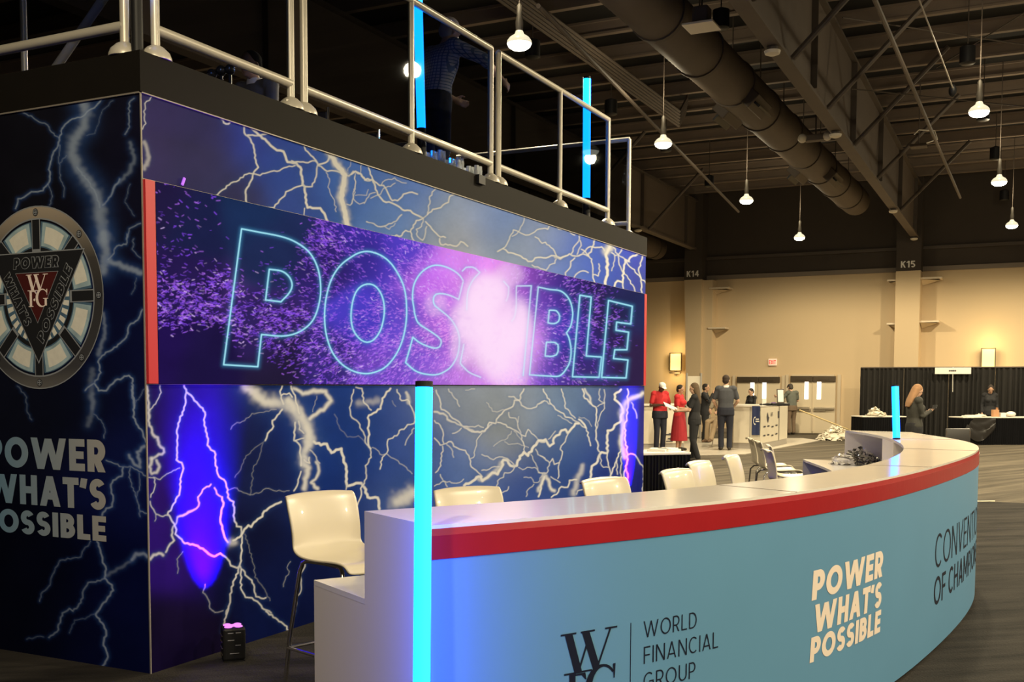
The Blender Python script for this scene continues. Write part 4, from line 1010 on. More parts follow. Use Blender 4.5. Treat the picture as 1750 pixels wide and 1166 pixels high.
for px, py, fa, lab in spots:
    p = at(px, py, 2, SEAT+.285); a = R(fa)
    loc = Vector((p.x+.27*math.cos(a), p.y+.27*math.sin(a), 0))
    if first is None: first = make_stool(lab); first.location = loc; first.rotation_euler = (0, 0, a)
    else: copy_tree(first, loc, a, lab)
first = None
for px, py, fa, lab in ((1308, 769, -64, 'frontmost of the four white chairs seen sideways in a line'), (1292, 754, -65, 'second from the left of the four white chairs seen sideways'),
                        (1280, 749, -66, 'leftmost of the four white chairs seen sideways in a line'), (1313, 761, -74, 'white chair whose back rises just behind the frontmost sideways chair')):
    p = at(px, py, 2, .83); a = R(fa); loc = Vector((p.x+.31*math.cos(a), p.y+.31*math.sin(a), .004))
    if first is None: first = make_chair(lab); first.location = loc; first.rotation_euler = (0, 0, a)
    else: copy_tree(first, loc, a, lab)
# ------------------------------------------------------------------ hall shell
XW = 36.0
def carpet(name, c0, c1, sx, sy, rot=0, rough=.95):    # long pile streaks lie along the direction rot
    m = mat(name, c0, rough, spec=.15); nt = m.node_tree; b = nt.nodes['Principled BSDF']
    tc = nt.nodes.new('ShaderNodeTexCoord'); mp = nt.nodes.new('ShaderNodeMapping'); mp.vector_type = 'TEXTURE'; mp.inputs['Scale'].default_value = (1/sx, 1/sy, 1); mp.inputs['Rotation'].default_value = (0, 0, rot)
    n = nt.nodes.new('ShaderNodeTexNoise'); n.inputs['Scale'].default_value = 1; n.inputs['Detail'].default_value = 6; n.inputs['Roughness'].default_value = .65
    n2 = nt.nodes.new('ShaderNodeTexNoise'); n2.inputs['Scale'].default_value = 90; n2.inputs['Detail'].default_value = 2
    mx = nt.nodes.new('ShaderNodeMix'); mx.data_type = 'RGBA'; cr = nt.nodes.new('ShaderNodeValToRGB')
    cr.color_ramp.elements[0].position = .36; cr.color_ramp.elements[1].position = .64
    nt.links.new(tc.outputs['Object'], mp.inputs[0]); nt.links.new(mp.outputs[0], n.inputs['Vector']); nt.links.new(tc.outputs['Object'], n2.inputs['Vector'])
    nt.links.new(n.outputs['Fac'], cr.inputs[0]); nt.links.new(cr.outputs[0], mx.inputs[0])
    mx.inputs[6].default_value = (*c0, 1); mx.inputs[7].default_value = (*c1, 1); nt.links.new(mx.outputs[2], b.inputs['Base Color'])
    bp = nt.nodes.new('ShaderNodeBump'); bp.inputs['Strength'].default_value = .35; bp.inputs['Distance'].default_value = .02
    ad = nt.nodes.new('ShaderNodeMath'); ad.operation = 'ADD'; nt.links.new(n.outputs['Fac'], ad.inputs[0]); nt.links.new(n2.outputs['Fac'], ad.inputs[1])
    nt.links.new(ad.outputs[0], bp.inputs['Height']); nt.links.new(bp.outputs[0], b.inputs['Normal'])
    return m
M['hall_carpet'] = carpet('hall_carpet', (.062, .054, .042), (.165, .140, .105), .16, 3.4, R(-24))
M['dark_carpet'] = carpet('dark_carpet', (.013, .012, .011), (.042, .037, .032), .7, 4.5, R(-50))
M['pale_floor'] = mat('pale_vinyl_floor', (.55, .50, .42), .35, noise=.08)
M['wall_cream'] = mat('cream_wall', (.60, .46, .285), .8, noise=.03, nscale=.6)
M['wall_dark'] = mat('dark_brown_wall', (.055, .042, .032), .8, noise=.1, nscale=1.5)
M['deck'] = mat('ceiling_deck', (.006, .005, .004), .85, noise=.2, nscale=1.2)
M['ceil'] = mat('brown_painted_steel', (.105, .082, .064), .7, noise=.15, nscale=2)
M['ceil_dark'] = mat('dark_painted_steel', (.075, .058, .045), .65)
M['trim_grey'] = mat('grey_trim', (.22, .18, .14), .6)
def struct(name, mb, m, **k): return tag(mb.build(name, m, **k), kind='structure')
struct('floor', MB().box((10, 4, -.05), (54, 44, .1)), M['hall_carpet'])
fc = MB(); fc.prism([(-14, -16), (15.9, -16), (15.9, 4.0), (13.4, 4.3), (13.4, 12), (-14, 12)], -.02, .004)
struct('floor_event_carpet', fc, M['dark_carpet'])
pf = [at(x, y, 2, 0) for x, y in ((1085, 783), (1192.6, 778.6), (1273, 776.9), (1401, 753.6), (1372, 749.5), (1085, 751))]
struct('floor_registration_area', MB().prism([(p.x, p.y) for p in pf][::-1], -.01, .012), M['pale_floor'])
tp = MB(); a, b = at(1618, 858.5, 2, .005), at(1700, 857, 2, .005); tp.tube([a, a*.7+b*.3+Vector((.02, 0, .01)), a*.3+b*.7, b], .012, 6)
tag(tp.build('tape_strip', mat('pale_tape', (.75, .68, .5), .6)), 'short pale strip of tape on the floor where the dark carpet ends', 'tape')
struct('ceiling', MB().box((11, 4, 8.25), (52, 44, .1)), M['deck'])
wl = MB().box((XW+.1, 4, 2.6), (.2, 44, 5.2)); struct('wall_far', wl, M['wall_cream'])
struct('wall_far_upper', MB().box((XW+.1, 4, 6.75), (.2, 44, 3.1)), M['wall_dark'])
struct('trim_1', MB().box((XW-.02, 4, 5.22), (.06, 44, .14)), M['trim_grey'])
struct('trim_2', MB().box((XW-.04, 4, 5.86), (.12, 44, .10)), M['ceil_dark'])
struct('baseboard_far', MB().box((XW-.01, 4, .06), (.03, 44, .12)), M['trim_grey'])
# wall columns with the tapered haunch, number on the dark part
M['col_num'] = mat('white_stencil', (.9, .88, .82), .6)
def column(n, y0, y1, txt, taper):
    mb = MB(); x0, x1 = XW-.62, XW
    yt, yb = (y1+taper, y1)
    mb.add([(x0, y0, 0), (x1, y0, 0), (x1, yb, 0), (x0, yb, 0), (x0, y0, 5.12), (x1, y0, 5.12), (x1, yt, 5.12), (x0, yt, 5.12)], [(0, 3, 2, 1), (4, 5, 6, 7), (0, 1, 5, 4), (1, 2, 6, 5), (2, 3, 7, 6), (3, 0, 4, 7)])
    struct(f'wall_column_{n}', mb, M['wall_cream'])
    struct(f'wall_column_{n}_upper', MB().box(((x0+x1)/2, (y0+yt)/2, 6.55), (.62, yt-y0, 2.85)), M['wall_dark'])
    k = MB(); letter_mesh(k, txt, .17, .20, lambda x, y, o=0: Vector((x0-.006-o, (y0+yt)/2+.22-x, 5.22+y)), width=.42)
    struct(f'trim_number_{n}', k, M['col_num'])
column(1, 3.66, 4.36, 'K15', .02); column(2, 10.55, 11.0, 'K14', .16)
struct('wall_column_2_side', MB().box((XW-.25, 10.38, 2.55), (.5, .34, 5.1)), M['wall_cream'])
M['shelf'] = mat('pale_bracket', (.66, .55, .40), .6)
for px, py, s_, w_, lab in ((1232, 495, -1, 36, 'slim wall bracket on the right of the column marked K14, upper one'), (1228, 563, -1, 32, 'slim wall bracket on the right of the column marked K14, lower one'),
        (1527, 482, 1, 17, 'small wall bracket on the left of the column marked K15, upper one'), (1526, 556, 1, 17, 'small wall bracket on the left of the column marked K15, lower one'),
        (1592, 478, -1, 33, 'slim wall bracket on the right of the column marked K15, upper one'), (1589, 552, -1, 30, 'slim wall bracket on the right of the column marked K15, lower one')):
    c = at(px, py, 0, XW-.3); hw = w_/2*36/F_PX*.97
    k = MB(); k.box((0, 0, .03), (.5, hw*2, .06), bev=.01)
    k.add([(-.22, -s_*hw*.9, -.0), (.25, -s_*hw*.9, 0), (.25, s_*-hw*.9, -.16), (.25, s_*hw*.75, 0), (-.22, s_*hw*.75, 0)], [(0, 1, 2), (0, 2, 3, 4), (1, 3, 2)])
    o = k.build('wall_bracket', M['shelf']); o.location = c; tag(o, lab, 'bracket', 'wall brackets beside the columns')
# doors
M['door'] = mat('cream_door', (.66, .56, .40), .55); M['door_frame'] = mat('cream_door_frame', (.58, .48, .34), .5)
M['bright'] = mat('daylit_pane', (.9, .9, .85), .4, emit=(1, .96, .86), estr=1.6); M['brass'] = mat('dull_metal', (.13, .10, .07), .35, metal=.7)
M['push'] = mat('push_bar_metal', (.42, .36, .27), .35, metal=.5)
def double_door(n, yl, yr, z1):
    fr = MB(); x = XW-.03; c = (yl+yr)/2
    for y in (yl+.05, yr-.05): fr.box((x, y, z1/2+.02), (.10, .10, z1+.04))
    fr.box((x, c, z1+.0), (.098, yl-yr-.20, .08)); d = tag(fr.build(f'door_{n}', M['door_frame']), kind='structure')
    for s_ in (1, -1):
        w_ = (yl-yr)/2-.07; cy = c+s_*(w_/2+.008)
        lf = MB().box((x-.005, cy, z1/2), (.05, w_, z1-.03), bev=.006).build('door_leaf', M['door'], d)
        MB().box((x-.033, c+s_*.20, 1.45), (.02, .125, .64), bev=.02).build('vision_pane', M['bright'], lf)
        MB().box((x-.08, cy+s_*.03, .84), (.09, w_*.88, .085), bev=.012).box((x-.06, c+s_*(w_*.33), .79), (.05, w_*.55, .08)).build('push_bar', M['push'], lf)
        MB().box((x-.06, cy, z1-.10), (.07, w_*1.0, .19), bev=.01).box((x-.10, cy, z1-.10), (.03, w_*.45, .08)).build('door_closer', M['brass'], lf)
    MB().box((x-.036, c, z1*.47), (.016, .03, z1*.85)).box((x-.036, c-.02, .30), (.018, .05, .46)).build('centre_strip', M['door_frame'], d)
double_door(1, 9.50, 7.94, 1.87); double_door(2, 7.72, 6.15, 1.90)
# exit sign
M['exit_face'] = mat('exit_face', (.75, .62, .5), .5, emit=(.9, .7, .5), estr=.35); M['exit_red'] = mat('exit_letters', (.5, .02, .02), .5, emit=(.9, .05, .03), estr=.8)
a, b = at(1313.5, 613.5, 0, XW-.05), at(1327.5, 625, 0, XW-.05); c = (a+b)/2
t = thing('exit_sign', 'small lit sign with red EXIT letters above the double doors', 'sign', (XW-.05, c.y, c.z))
MB().box((0, 0, 0), (.06, a.y-b.y, a.z-b.z), bev=.01).build('housing', M['exit_face'], t)
k = MB(); letter_mesh(k, 'EXIT', .2, (a.z-b.z)*.6, lambda x, y, o=0: Vector((-.035-o, (a.y-b.y)*.4-x, -(a.z-b.z)*.3+y)), width=(a.y-b.y)*.8); k.build('letters', M['exit_red'], t)
# sconces
M['sconce'] = mat('glowing_amber_shade', (.8, .6, .3), .5, emit=(1, .74, .24), estr=.75, noise=.0); 
def sconce(x0, y0, x1, y1, lab, arm):
    a, b = at(x0, y0, 0, XW-.18), at(x1, y1, 0, XW-.18); c = (a+b)/2; wd, ht = a.y-b.y, a.z-b.z
    t = thing('wall_sconce', lab, 'lamp', (XW-.18, c.y, c.z), 0, 'amber wall sconces')
    k = MB().box((0, 0, 0), (.08, wd*.88, ht*.94), bev=.015)
    k.build('shade', M['sconce'], t)
    f_ = MB()
    for s_ in (-1, 1): f_.box((-.02, s_*wd*.48, 0), (.09, .02, ht*1.04)); f_.box((-.02, 0, s_*ht*.51), (.09, wd, .02))
    f_.build('frame', M['brass'], t)
    k = MB().box((.10, 0, 0), (.16, wd*.5, ht*.5))
    if arm: k.box((-.03, 0, -ht*.62), (.10, wd*.9, .05)).tube([(0, 0, -ht*.5), (0, 0, -ht*.78)], .04, 10)
    k.build('arm', M['brass'], t)
    for dz in (ht*.75, -ht*.8):
        l = bpy.data.lights.new('sconce_glow', 'POINT'); l.energy = 22; l.color = (1, .70, .30); l.shadow_soft_size = .15
        lo = bpy.data.objects.new('sconce_glow', l); COL.objects.link(lo); lo.parent = t; lo.location = (-.35, 0, dz)
sconce(1145, 604, 1165, 634, 'glowing amber wall sconce with a metal arm above the people in red', True)
sconce(1677, 596, 1701, 633, 'glowing amber wall sconce just above the black drape', False)

# ------------------------------------------------------------------ ceiling steelwork, each member its own thing
joist_me = MB().box((0, 0, 0), (.16, 40, .04)).box((0, 0, -.11), (.07, 40, .22)).box((0, 0, -.22), (.12, 40, .04)).mesh('joist')
first = None
for i in range(28):
    x = 35.2-1.5*i
    o = link('ceiling_joist', joist_me if first else joist_me, None if first else mat('joist_brown', (.22, .17, .13), .8, noise=.12, nscale=3)); first = first or o
    o.location = (x, 4, 8.18); tag(o, 'long brown steel joist crossing the hall under the ceiling deck', 'beam', 'ceiling joists')
def girder(y, lab):
    t = thing('roof_girder', lab, 'beam', (10, y-(.45 if y < 5 else 0), 6.12), R(1.0) if y < 5 else 0)
    MB().box((0, 0, .03), (51, .22, .05)).build('lower_flange', M['ceil'], t)
    MB().box((0, 0, .82), (51, .10, 1.56)).build('web', M['ceil'], t)
    MB().box((0, 0, 1.60), (51, .30, .05)).build('upper_flange', M['ceil_dark'], t)
    for j in range(12): MB().box((-22+4.2*j, -.1, .82), (.03, .10, 1.5)).build('stiffener_plate', M['ceil_dark'], t)
girder(3.86, 'deep brown roof girder running from the top centre down to the column marked K15')
girder(10.85, 'brown roof girder low over the booth, ending at the column marked K14')
for gy, xs in ((3.86, (12.6, 15.6, 18.6, 21.6, 25.2, 30.0)), (10.85, (25.5, 30.5))):
    for x in xs:
        k = MB().tube([(0, -.12, 0), (0, -1.75, 1.62)], .045, 8)
        o = k.build('diagonal_brace', M['ceil_dark'], smooth=True); o.location = (x, gy-.45+.0175*(x-10) if gy < 5 else gy, 6.16)
        tag(o, 'slanting brace from the girder of column K15 up to the joists' if gy < 5 else 'slanting brace from the girder of column K14 up to the joists', 'brace', 'girder braces')
# ducts
def duct(y, z, r, x0, x1, lab, outlets):
    t = thing('air_duct', lab, 'duct', (x0, y, z))
    k = MB(); prof = []
    n = int((x1-x0)/.16)
    for j in range(n+1):
        x = (x1-x0)*j/n; prof.append((r, x))
        if j < n: prof.append((r*1.014, x+.05))
    k.lathe(prof, (0, 0, 0), 26, axis=(1, 0, 0)); k.build('spiral_pipe', M['ceil'], t, smooth=True)
    x = .7
    while x < x1-x0:
        b = MB().lathe([(r*1.0, -.05), (r*1.07, -.05), (r*1.07, .05), (r*1.0, .05)], (x, 0, 0), 26, axis=(1, 0, 0)); b.tube([(x, 0, r), (x, 0, 8.2-z)], .012, 6)
        b.build('hanger_band', M['ceil_dark'], t, smooth=True); x += 2.05
    for ox, sd in outlets:
        g = MB().box((ox, sd*r*.72, -r*.62), (1.0, .36, .30), Matrix.Rotation(-sd*R(45), 3, 'X'), bev=.02).build('outlet_box', M['ceil_dark'], t)
        MB().box((ox, sd*(r*.72+.11), -r*.62-.11), (.88, .30, .04), Matrix.Rotation(-sd*R(45), 3, 'X')).build('grille', M['black'], g)
    return t
duct(5.25, 6.95, .40, 10.4, 33.0, 'fat round spiral duct running between the two rows of lamps', ((9.3, -1), (9.9, 1), (17.0, -1), (16.2, 1)))
duct(12.2, 6.25, .38, 24.0, 35.5, 'short stretch of round duct low behind the far end of the booth', ())
# conduits
cg = [7.28+.085*j for j in range(6)]
for j, y in enumerate(cg):
    o = MB().tube([(11.5, y, 7.42), (22.6+.25*j, y, 7.42), (23.4+.25*j, y+.1, 7.9), (23.5+.25*j, y+.1, 8.2)], .028, 8).build('conduit_pipe', M['ceil'], smooth=True)
    tag(o, 'thin conduit pipe in the bundle of six running along the ceiling', 'pipe', 'conduit bundle on the ceiling')
def rod(name, p, q, r, lab, m=None, cat='pipe'):
    o = MB().tube([p, q], r, 8).build(name, m or M['ceil'], smooth=True); return tag(o, lab, cat)
rod('sprinkler_pipe', at(1478, -40, 2, 6.6), at(1641, 338, 2, 6.6), .035, 'straight sprinkler pipe crossing the upper right ceiling')
rod('sprinkler_pipe', at(920, 10, 2, 6.6), at(1262, 362, 2, 6.6), .035, 'long thin pipe slanting down from above the far railing to the far wall')
rod('sway_cable', at(1440, 30, 2, 7.4), at(1750, 76, 2, 7.4), .012, 'thin cable between joists in the top right corner', M['ceil_dark'], 'cable')
rod('sway_cable', at(1600, 116, 2, 7.62), at(1750, 22, 2, 7.62), .012, 'thin cable crossing the joists right of the sprinkler pipe', M['ceil_dark'], 'cable')
rod('sway_cable', at(1455, 152, 2, 7.0), at(1750, 182, 2, 7.0), .012, 'thin cable crossing behind the largest lamp on the right', M['ceil_dark'], 'cable')
rod('hanging_cable', at(1571, 0, 2, 6.9)*2.9-at(1628, 150, 2, 6.2)*1.9, at(1628, 150, 2, 6.2), .012, 'bright cable hanging straight in the upper right', mat('worn_cable', (.45, .40, .33), .5), 'cable')
tag(MB().ball(at(1628, 155, 2, 6.2), (.06, .06, .1)).build('cable_weight', M['black'], smooth=True), 'dark plug at the lower end of the bright hanging cable', 'plug')

# ------------------------------------------------------------------ high-bay pendant lamps
M['bulb'] = mat('lit_lens', (.9, .9, .8), .3, emit=(1, .93, .70), estr=14.0); M['skirt'] = mat('lit_refractor', (.3, .3, .26), .3, emit=(1, .90, .62), estr=.8)
M['housing'] = mat('grey_lamp_housing', (.09, .08, .065), .5)
def lamp(label):
    t = thing('pendant_lamp', label, 'lamp', (0, 0, 0), 0, 'high-bay pendant lamps')
    MB().lathe([(.045, .12), (.05, .22), (.035, .30), (.035, .42), (.015, .45)], n=14).build('housing', M['housing'], t, smooth=True)
    MB().lathe([(.045, .12), (.06, .08), (.12, .04), (.15, .0), (.155, -.03), (.15, -.035)], n=22).build('refractor', M['skirt'], t, smooth=True)
    MB().lathe([(.15, -.034), (.135, -.07), (.09, -.10), (.0, -.115)], n=20).build('lens', M['bulb'], t, smooth=True)
    MB().tube([(0, 0, .44), (0, 0, 2.41)], .008, 6).build('stem', M['ceil_dark'], t)
    return t
near = {(12.2, 6.2): 'large bright pendant lamp just above the railing', (18.25, 6.2): 'bright pendant lamp right of the tube rising above the railing', (24.6, 6.2): 'third pendant lamp of the left row, between railing end and duct', (31.3, 6.2): 'smallest pendant lamp of the left row, over the double doors',
        (18.25, 1.1): 'largest pendant lamp on the right side, below the hanging cable', (24.6, 1.1): 'middle one of the three pendant lamps near the right edge', (31.3, 1.1): 'lowest of the three pendant lamps near the right edge'}
L0 = None
for x in LAMP_X:
    for y in LAMP_Y:
        if (x < 8 and y > 6) or (0 < x < 8 and y > 0): continue        # lamps left out to keep booth walls and deck darker
        if (x, y) in near:
            yy = y+{12.2: -.2, 18.25: -.03, 24.6: .12, 31.3: .3}[x]*(1 if y > 3 else -.25)
            if L0 is None: L0 = lamp(near[(x, y)]); L0.location = (x, yy, LAMP_Z)
            else: copy_tree(L0, (x, yy, LAMP_Z), None, near[(x, y)])
        else: yy = y
        l = bpy.data.lights.new('lamp_light', 'SPOT'); l.energy = LAMP_W; l.color = LAMP_COL; l.spot_size = R(172); l.spot_blend = .35; l.shadow_soft_size = .10
        lo = bpy.data.objects.new('lamp_light', l); COL.objects.link(lo); lo.location = (x, yy, LAMP_Z-.16)
        l2 = bpy.data.lights.new('joist_fill', 'POINT'); l2.energy = LAMP_W*.04; l2.color = LAMP_COL; l2.shadow_soft_size = .1  # added fill above each lamp, stands in for upward spill on the joists
        lo = bpy.data.objects.new('joist_fill', l2); COL.objects.link(lo); lo.location = (x-.35, yy, LAMP_Z+.80)
# dark can downlights, detectors, small ceiling devices
can = None
M['warm_glass'] = mat('dim_warm_glass', (.6, .5, .4), .3, emit=(1, .75, .5), estr=.5)
for px, py, z, lab in ((1232, 48, 6.9, 'dark can light beside the round duct at the top'), (1653, 108, 6.9, 'black can light above the largest lamp on the right'), (1680, 205, 6.9, 'can light right below the largest lamp on the right'), (1701, 272, 6.9, 'can light close above the middle lamp near the right edge'),
        (1212, 318, 6.9, 'can light left of the round duct, above the third lamp of the row'), (1716, 342, 6.9, 'can light close above the lowest lamp near the right edge'), (1138, 258, 6.9, 'can light just under the second lamp of the left row'), (1044, 195, 6.9, 'dark can light behind the far corner of the railing'), (910, 98, 6.9, 'can light just below the large lamp above the railing')):
    p = at(px, py, 2, z)
    if can is None:
        can = thing('can_light', lab, 'lamp', p, 0, 'dark can downlights')
        MB().lathe([(.10, -.02), (.125, .0), (.125, .26), (.03, .30)], n=16).build('can', M['black'], can, smooth=True)
        MB().lathe([(.085, -.012), (.085, .0)], n=16).build('lens', M['warm_glass'], can); MB().tube([(0, 0, .29), (0, 0, 1.31)], .009, 6).build('stem', M['ceil_dark'], can)
    else: copy_tree(can, p, None, lab)
M['disc'] = mat('white_plastic_disc', (.75, .68, .55), .5)
dk_ = None
for px, py, lab in ((1318, 90, 'white detector disc under the near part of the girder ending at column K15'), (1435, 231, 'white detector disc halfway along the girder ending at column K15'), (1521, 362, 'white detector disc under the girder near the far wall'), (1556, 409, 'white detector disc where the girder meets column K15'), (1194, 433, 'white detector disc where the other girder meets column K14'), (1128, 392, 'white detector disc under the girder low behind the booth')):
    p = at(px, py, 2, 6.05); p.y = (3.41+.0175*(p.x-10)) if px > 1250 else 10.85
    if dk_ is None:
        dk_ = thing('smoke_detector', lab, 'detector', p, 0, 'detector discs under the girders'); MB().lathe([(.05, -.04), (.10, -.02), (.11, .02)], n=16).build('cover', M['disc'], dk_, smooth=True); MB().lathe([(.07, .02), (.08, .09)], n=12).build('base', M['ceil_dark'], dk_)
    else: copy_tree(dk_, p, None, lab)
p = at(1199, 46, 2, 6.5); t = thing('hanging_speaker', 'boxy device with a pale flat underside hanging beside the duct at the top', 'device', p)
MB().box((0, 0, 0), (.44, .44, .03), bev=.008).build('pale_plate', M['disc'], t); MB().box((0, 0, .14), (.22, .22, .24), bev=.02).build('body', M['ceil_dark'], t); MB().tube([(0, 0, .26), (0, 0, 1.5)], .012, 6).build('stem', M['ceil_dark'], t)
p = at(1394, 236, 2, 6.4); t = thing('emergency_light', 'twin-headed emergency light on a bracket beside the girder', 'lamp', p)
MB().box((0, 0, 0), (.2, .42, .12), bev=.015).build('battery_box', M['ceil'], t)
for s_ in (-1, 1): MB().ball((-.08, s_*.24, .0), (.08, .09, .09)).build('lamp_head', M['disc'], t, smooth=True)
MB().tube([(0, 0, .06), (0, 0, 1.6)], .014, 6).build('stem', M['ceil_dark'], t)
p = at(1570, 250, 2, 6.6); t = thing('wireless_access_point', 'pale flat ceiling unit with a looping cable left of the middle right lamp', 'device', p)
MB().box((0, 0, 0), (.3, .34, .06), bev=.02).build('unit', M['ceil'], t); MB().tube([(0, -.15, .05), (.05, -.36, .12), (.05, -.30, .3), (0, 0, .34), (0, .1, .25)], .014, 8).build('cable', M['disc'], t, smooth=True); MB().tube([(0, 0, .03), (0, 0, 1.4)], .01, 6).build('stem', M['ceil_dark'], t)
# ------------------------------------------------------------------ people
SKIN = {'light': mat('skin_light', (.58, .36, .25), .5), 'tan': mat('skin_tan', (.42, .24, .15), .5), 'dark': mat('skin_dark', (.10, .05, .032), .5)}
CL = {}
def cloth(name, col, check=None):
    if name in CL: return CL[name]
    m = mat(name, col, .85, noise=.15, nscale=12)
    if check:
        nt = m.node_tree; b = nt.nodes['Principled BSDF']; tc = nt.nodes.new('ShaderNodeTexCoord'); sp = nt.nodes.new('ShaderNodeSeparateXYZ'); nt.links.new(tc.outputs['Object'], sp.inputs[0])
        outs = []
        for ax, sc in (('X', 34), ('Z', 34), ('Y', 34)):
            ml = nt.nodes.new('ShaderNodeMath'); ml.operation = 'MULTIPLY'; ml.inputs[1].default_value = sc; nt.links.new(sp.outputs[ax], ml.inputs[0])
            fr = nt.nodes.new('ShaderNodeMath'); fr.operation = 'FRACT'; nt.links.new(ml.outputs[0], fr.inputs[0])
            lt = nt.nodes.new('ShaderNodeMath'); lt.operation = 'LESS_THAN'; lt.inputs[1].default_value = .28; nt.links.new(fr.outputs[0], lt.inputs[0]); outs.append(lt)
        mxx = nt.nodes.new('ShaderNodeMath'); mxx.operation = 'MAXIMUM'; nt.links.new(outs[0].outputs[0], mxx.inputs[0]); nt.links.new(outs[1].outputs[0], mxx.inputs[1])
        mix = nt.nodes.new('ShaderNodeMix'); mix.data_type = 'RGBA'; mix.inputs[6].default_value = (*col, 1); mix.inputs[7].default_value = (*check, 1)
        nt.links.new(mxx.outputs[0], mix.inputs[0]); nt.links.new(mix.outputs[2], b.inputs['Base Color'])
    CL[name] = m; return m
def fuse(mb, vox, smooth=3):
    """union of the collected shapes as one continuous skin"""
    me = mb.mesh('fuse'); bm = bmesh.new(); bm.from_mesh(me); bmesh.ops.recalc_face_normals(bm, faces=bm.faces[:]); bm.to_mesh(me); bm.free()
    o = bpy.data.objects.new('tmp', me); COL.objects.link(o)
    r = o.modifiers.new('r', 'REMESH'); r.mode = 'VOXEL'; r.voxel_size = vox
    s = o.modifiers.new('s', 'SMOOTH'); s.iterations = smooth; s.factor = .5
    dg = bpy.context.evaluated_depsgraph_get(); dg.update(); out = bpy.data.meshes.new_from_object(o.evaluated_get(dg))
    bpy.data.objects.remove(o, do_unlink=True); out.polygons.foreach_set('use_smooth', [True]*len(out.polygons)); return out
def loft(mb, rings, n=18):
    """rings: (centre, x-dir, y-dir, rx, ry)"""
    vs = []
    for c, X, Y, rx, ry in rings:
        for j in range(n):
            a = 2*math.pi*j/n; ca, sa = math.cos(a), math.sin(a); vs.append(Vector(c)+X*(rx*abs(ca)**.85*(1 if ca >= 0 else -1))+Y*(ry*abs(sa)**.85*(1 if sa >= 0 else -1)))
    k = len(rings); mb.add(vs, [(i*n+j, i*n+(j+1) % n, (i+1)*n+(j+1) % n, (i+1)*n+j) for i in range(k-1) for j in range(n)]+[tuple(range(n))[::-1], tuple(range((k-1)*n, k*n))])
def limb(mb, pts, rr, n=12):
    P = [Vector(p) for p in pts]; mb.tube(P, list(rr), n)
    for p, r in zip(P, rr): mb.ball(p, r*.99, n, 8)
JD = dict(ankle=(.095, -.01, .075), knee=(.10, .025, .49), hip=(.092, 0, .90), pelvis=(0, 0, .95), waist=(0, .0, 1.10), chest=(0, .01, 1.31), neck=(0, -.015, 1.475), head=(0, .02, 1.625), shoulder=(.185, -.01, 1.43), elbow=(.245, -.03, 1.14), wrist=(.26, .06, .90))
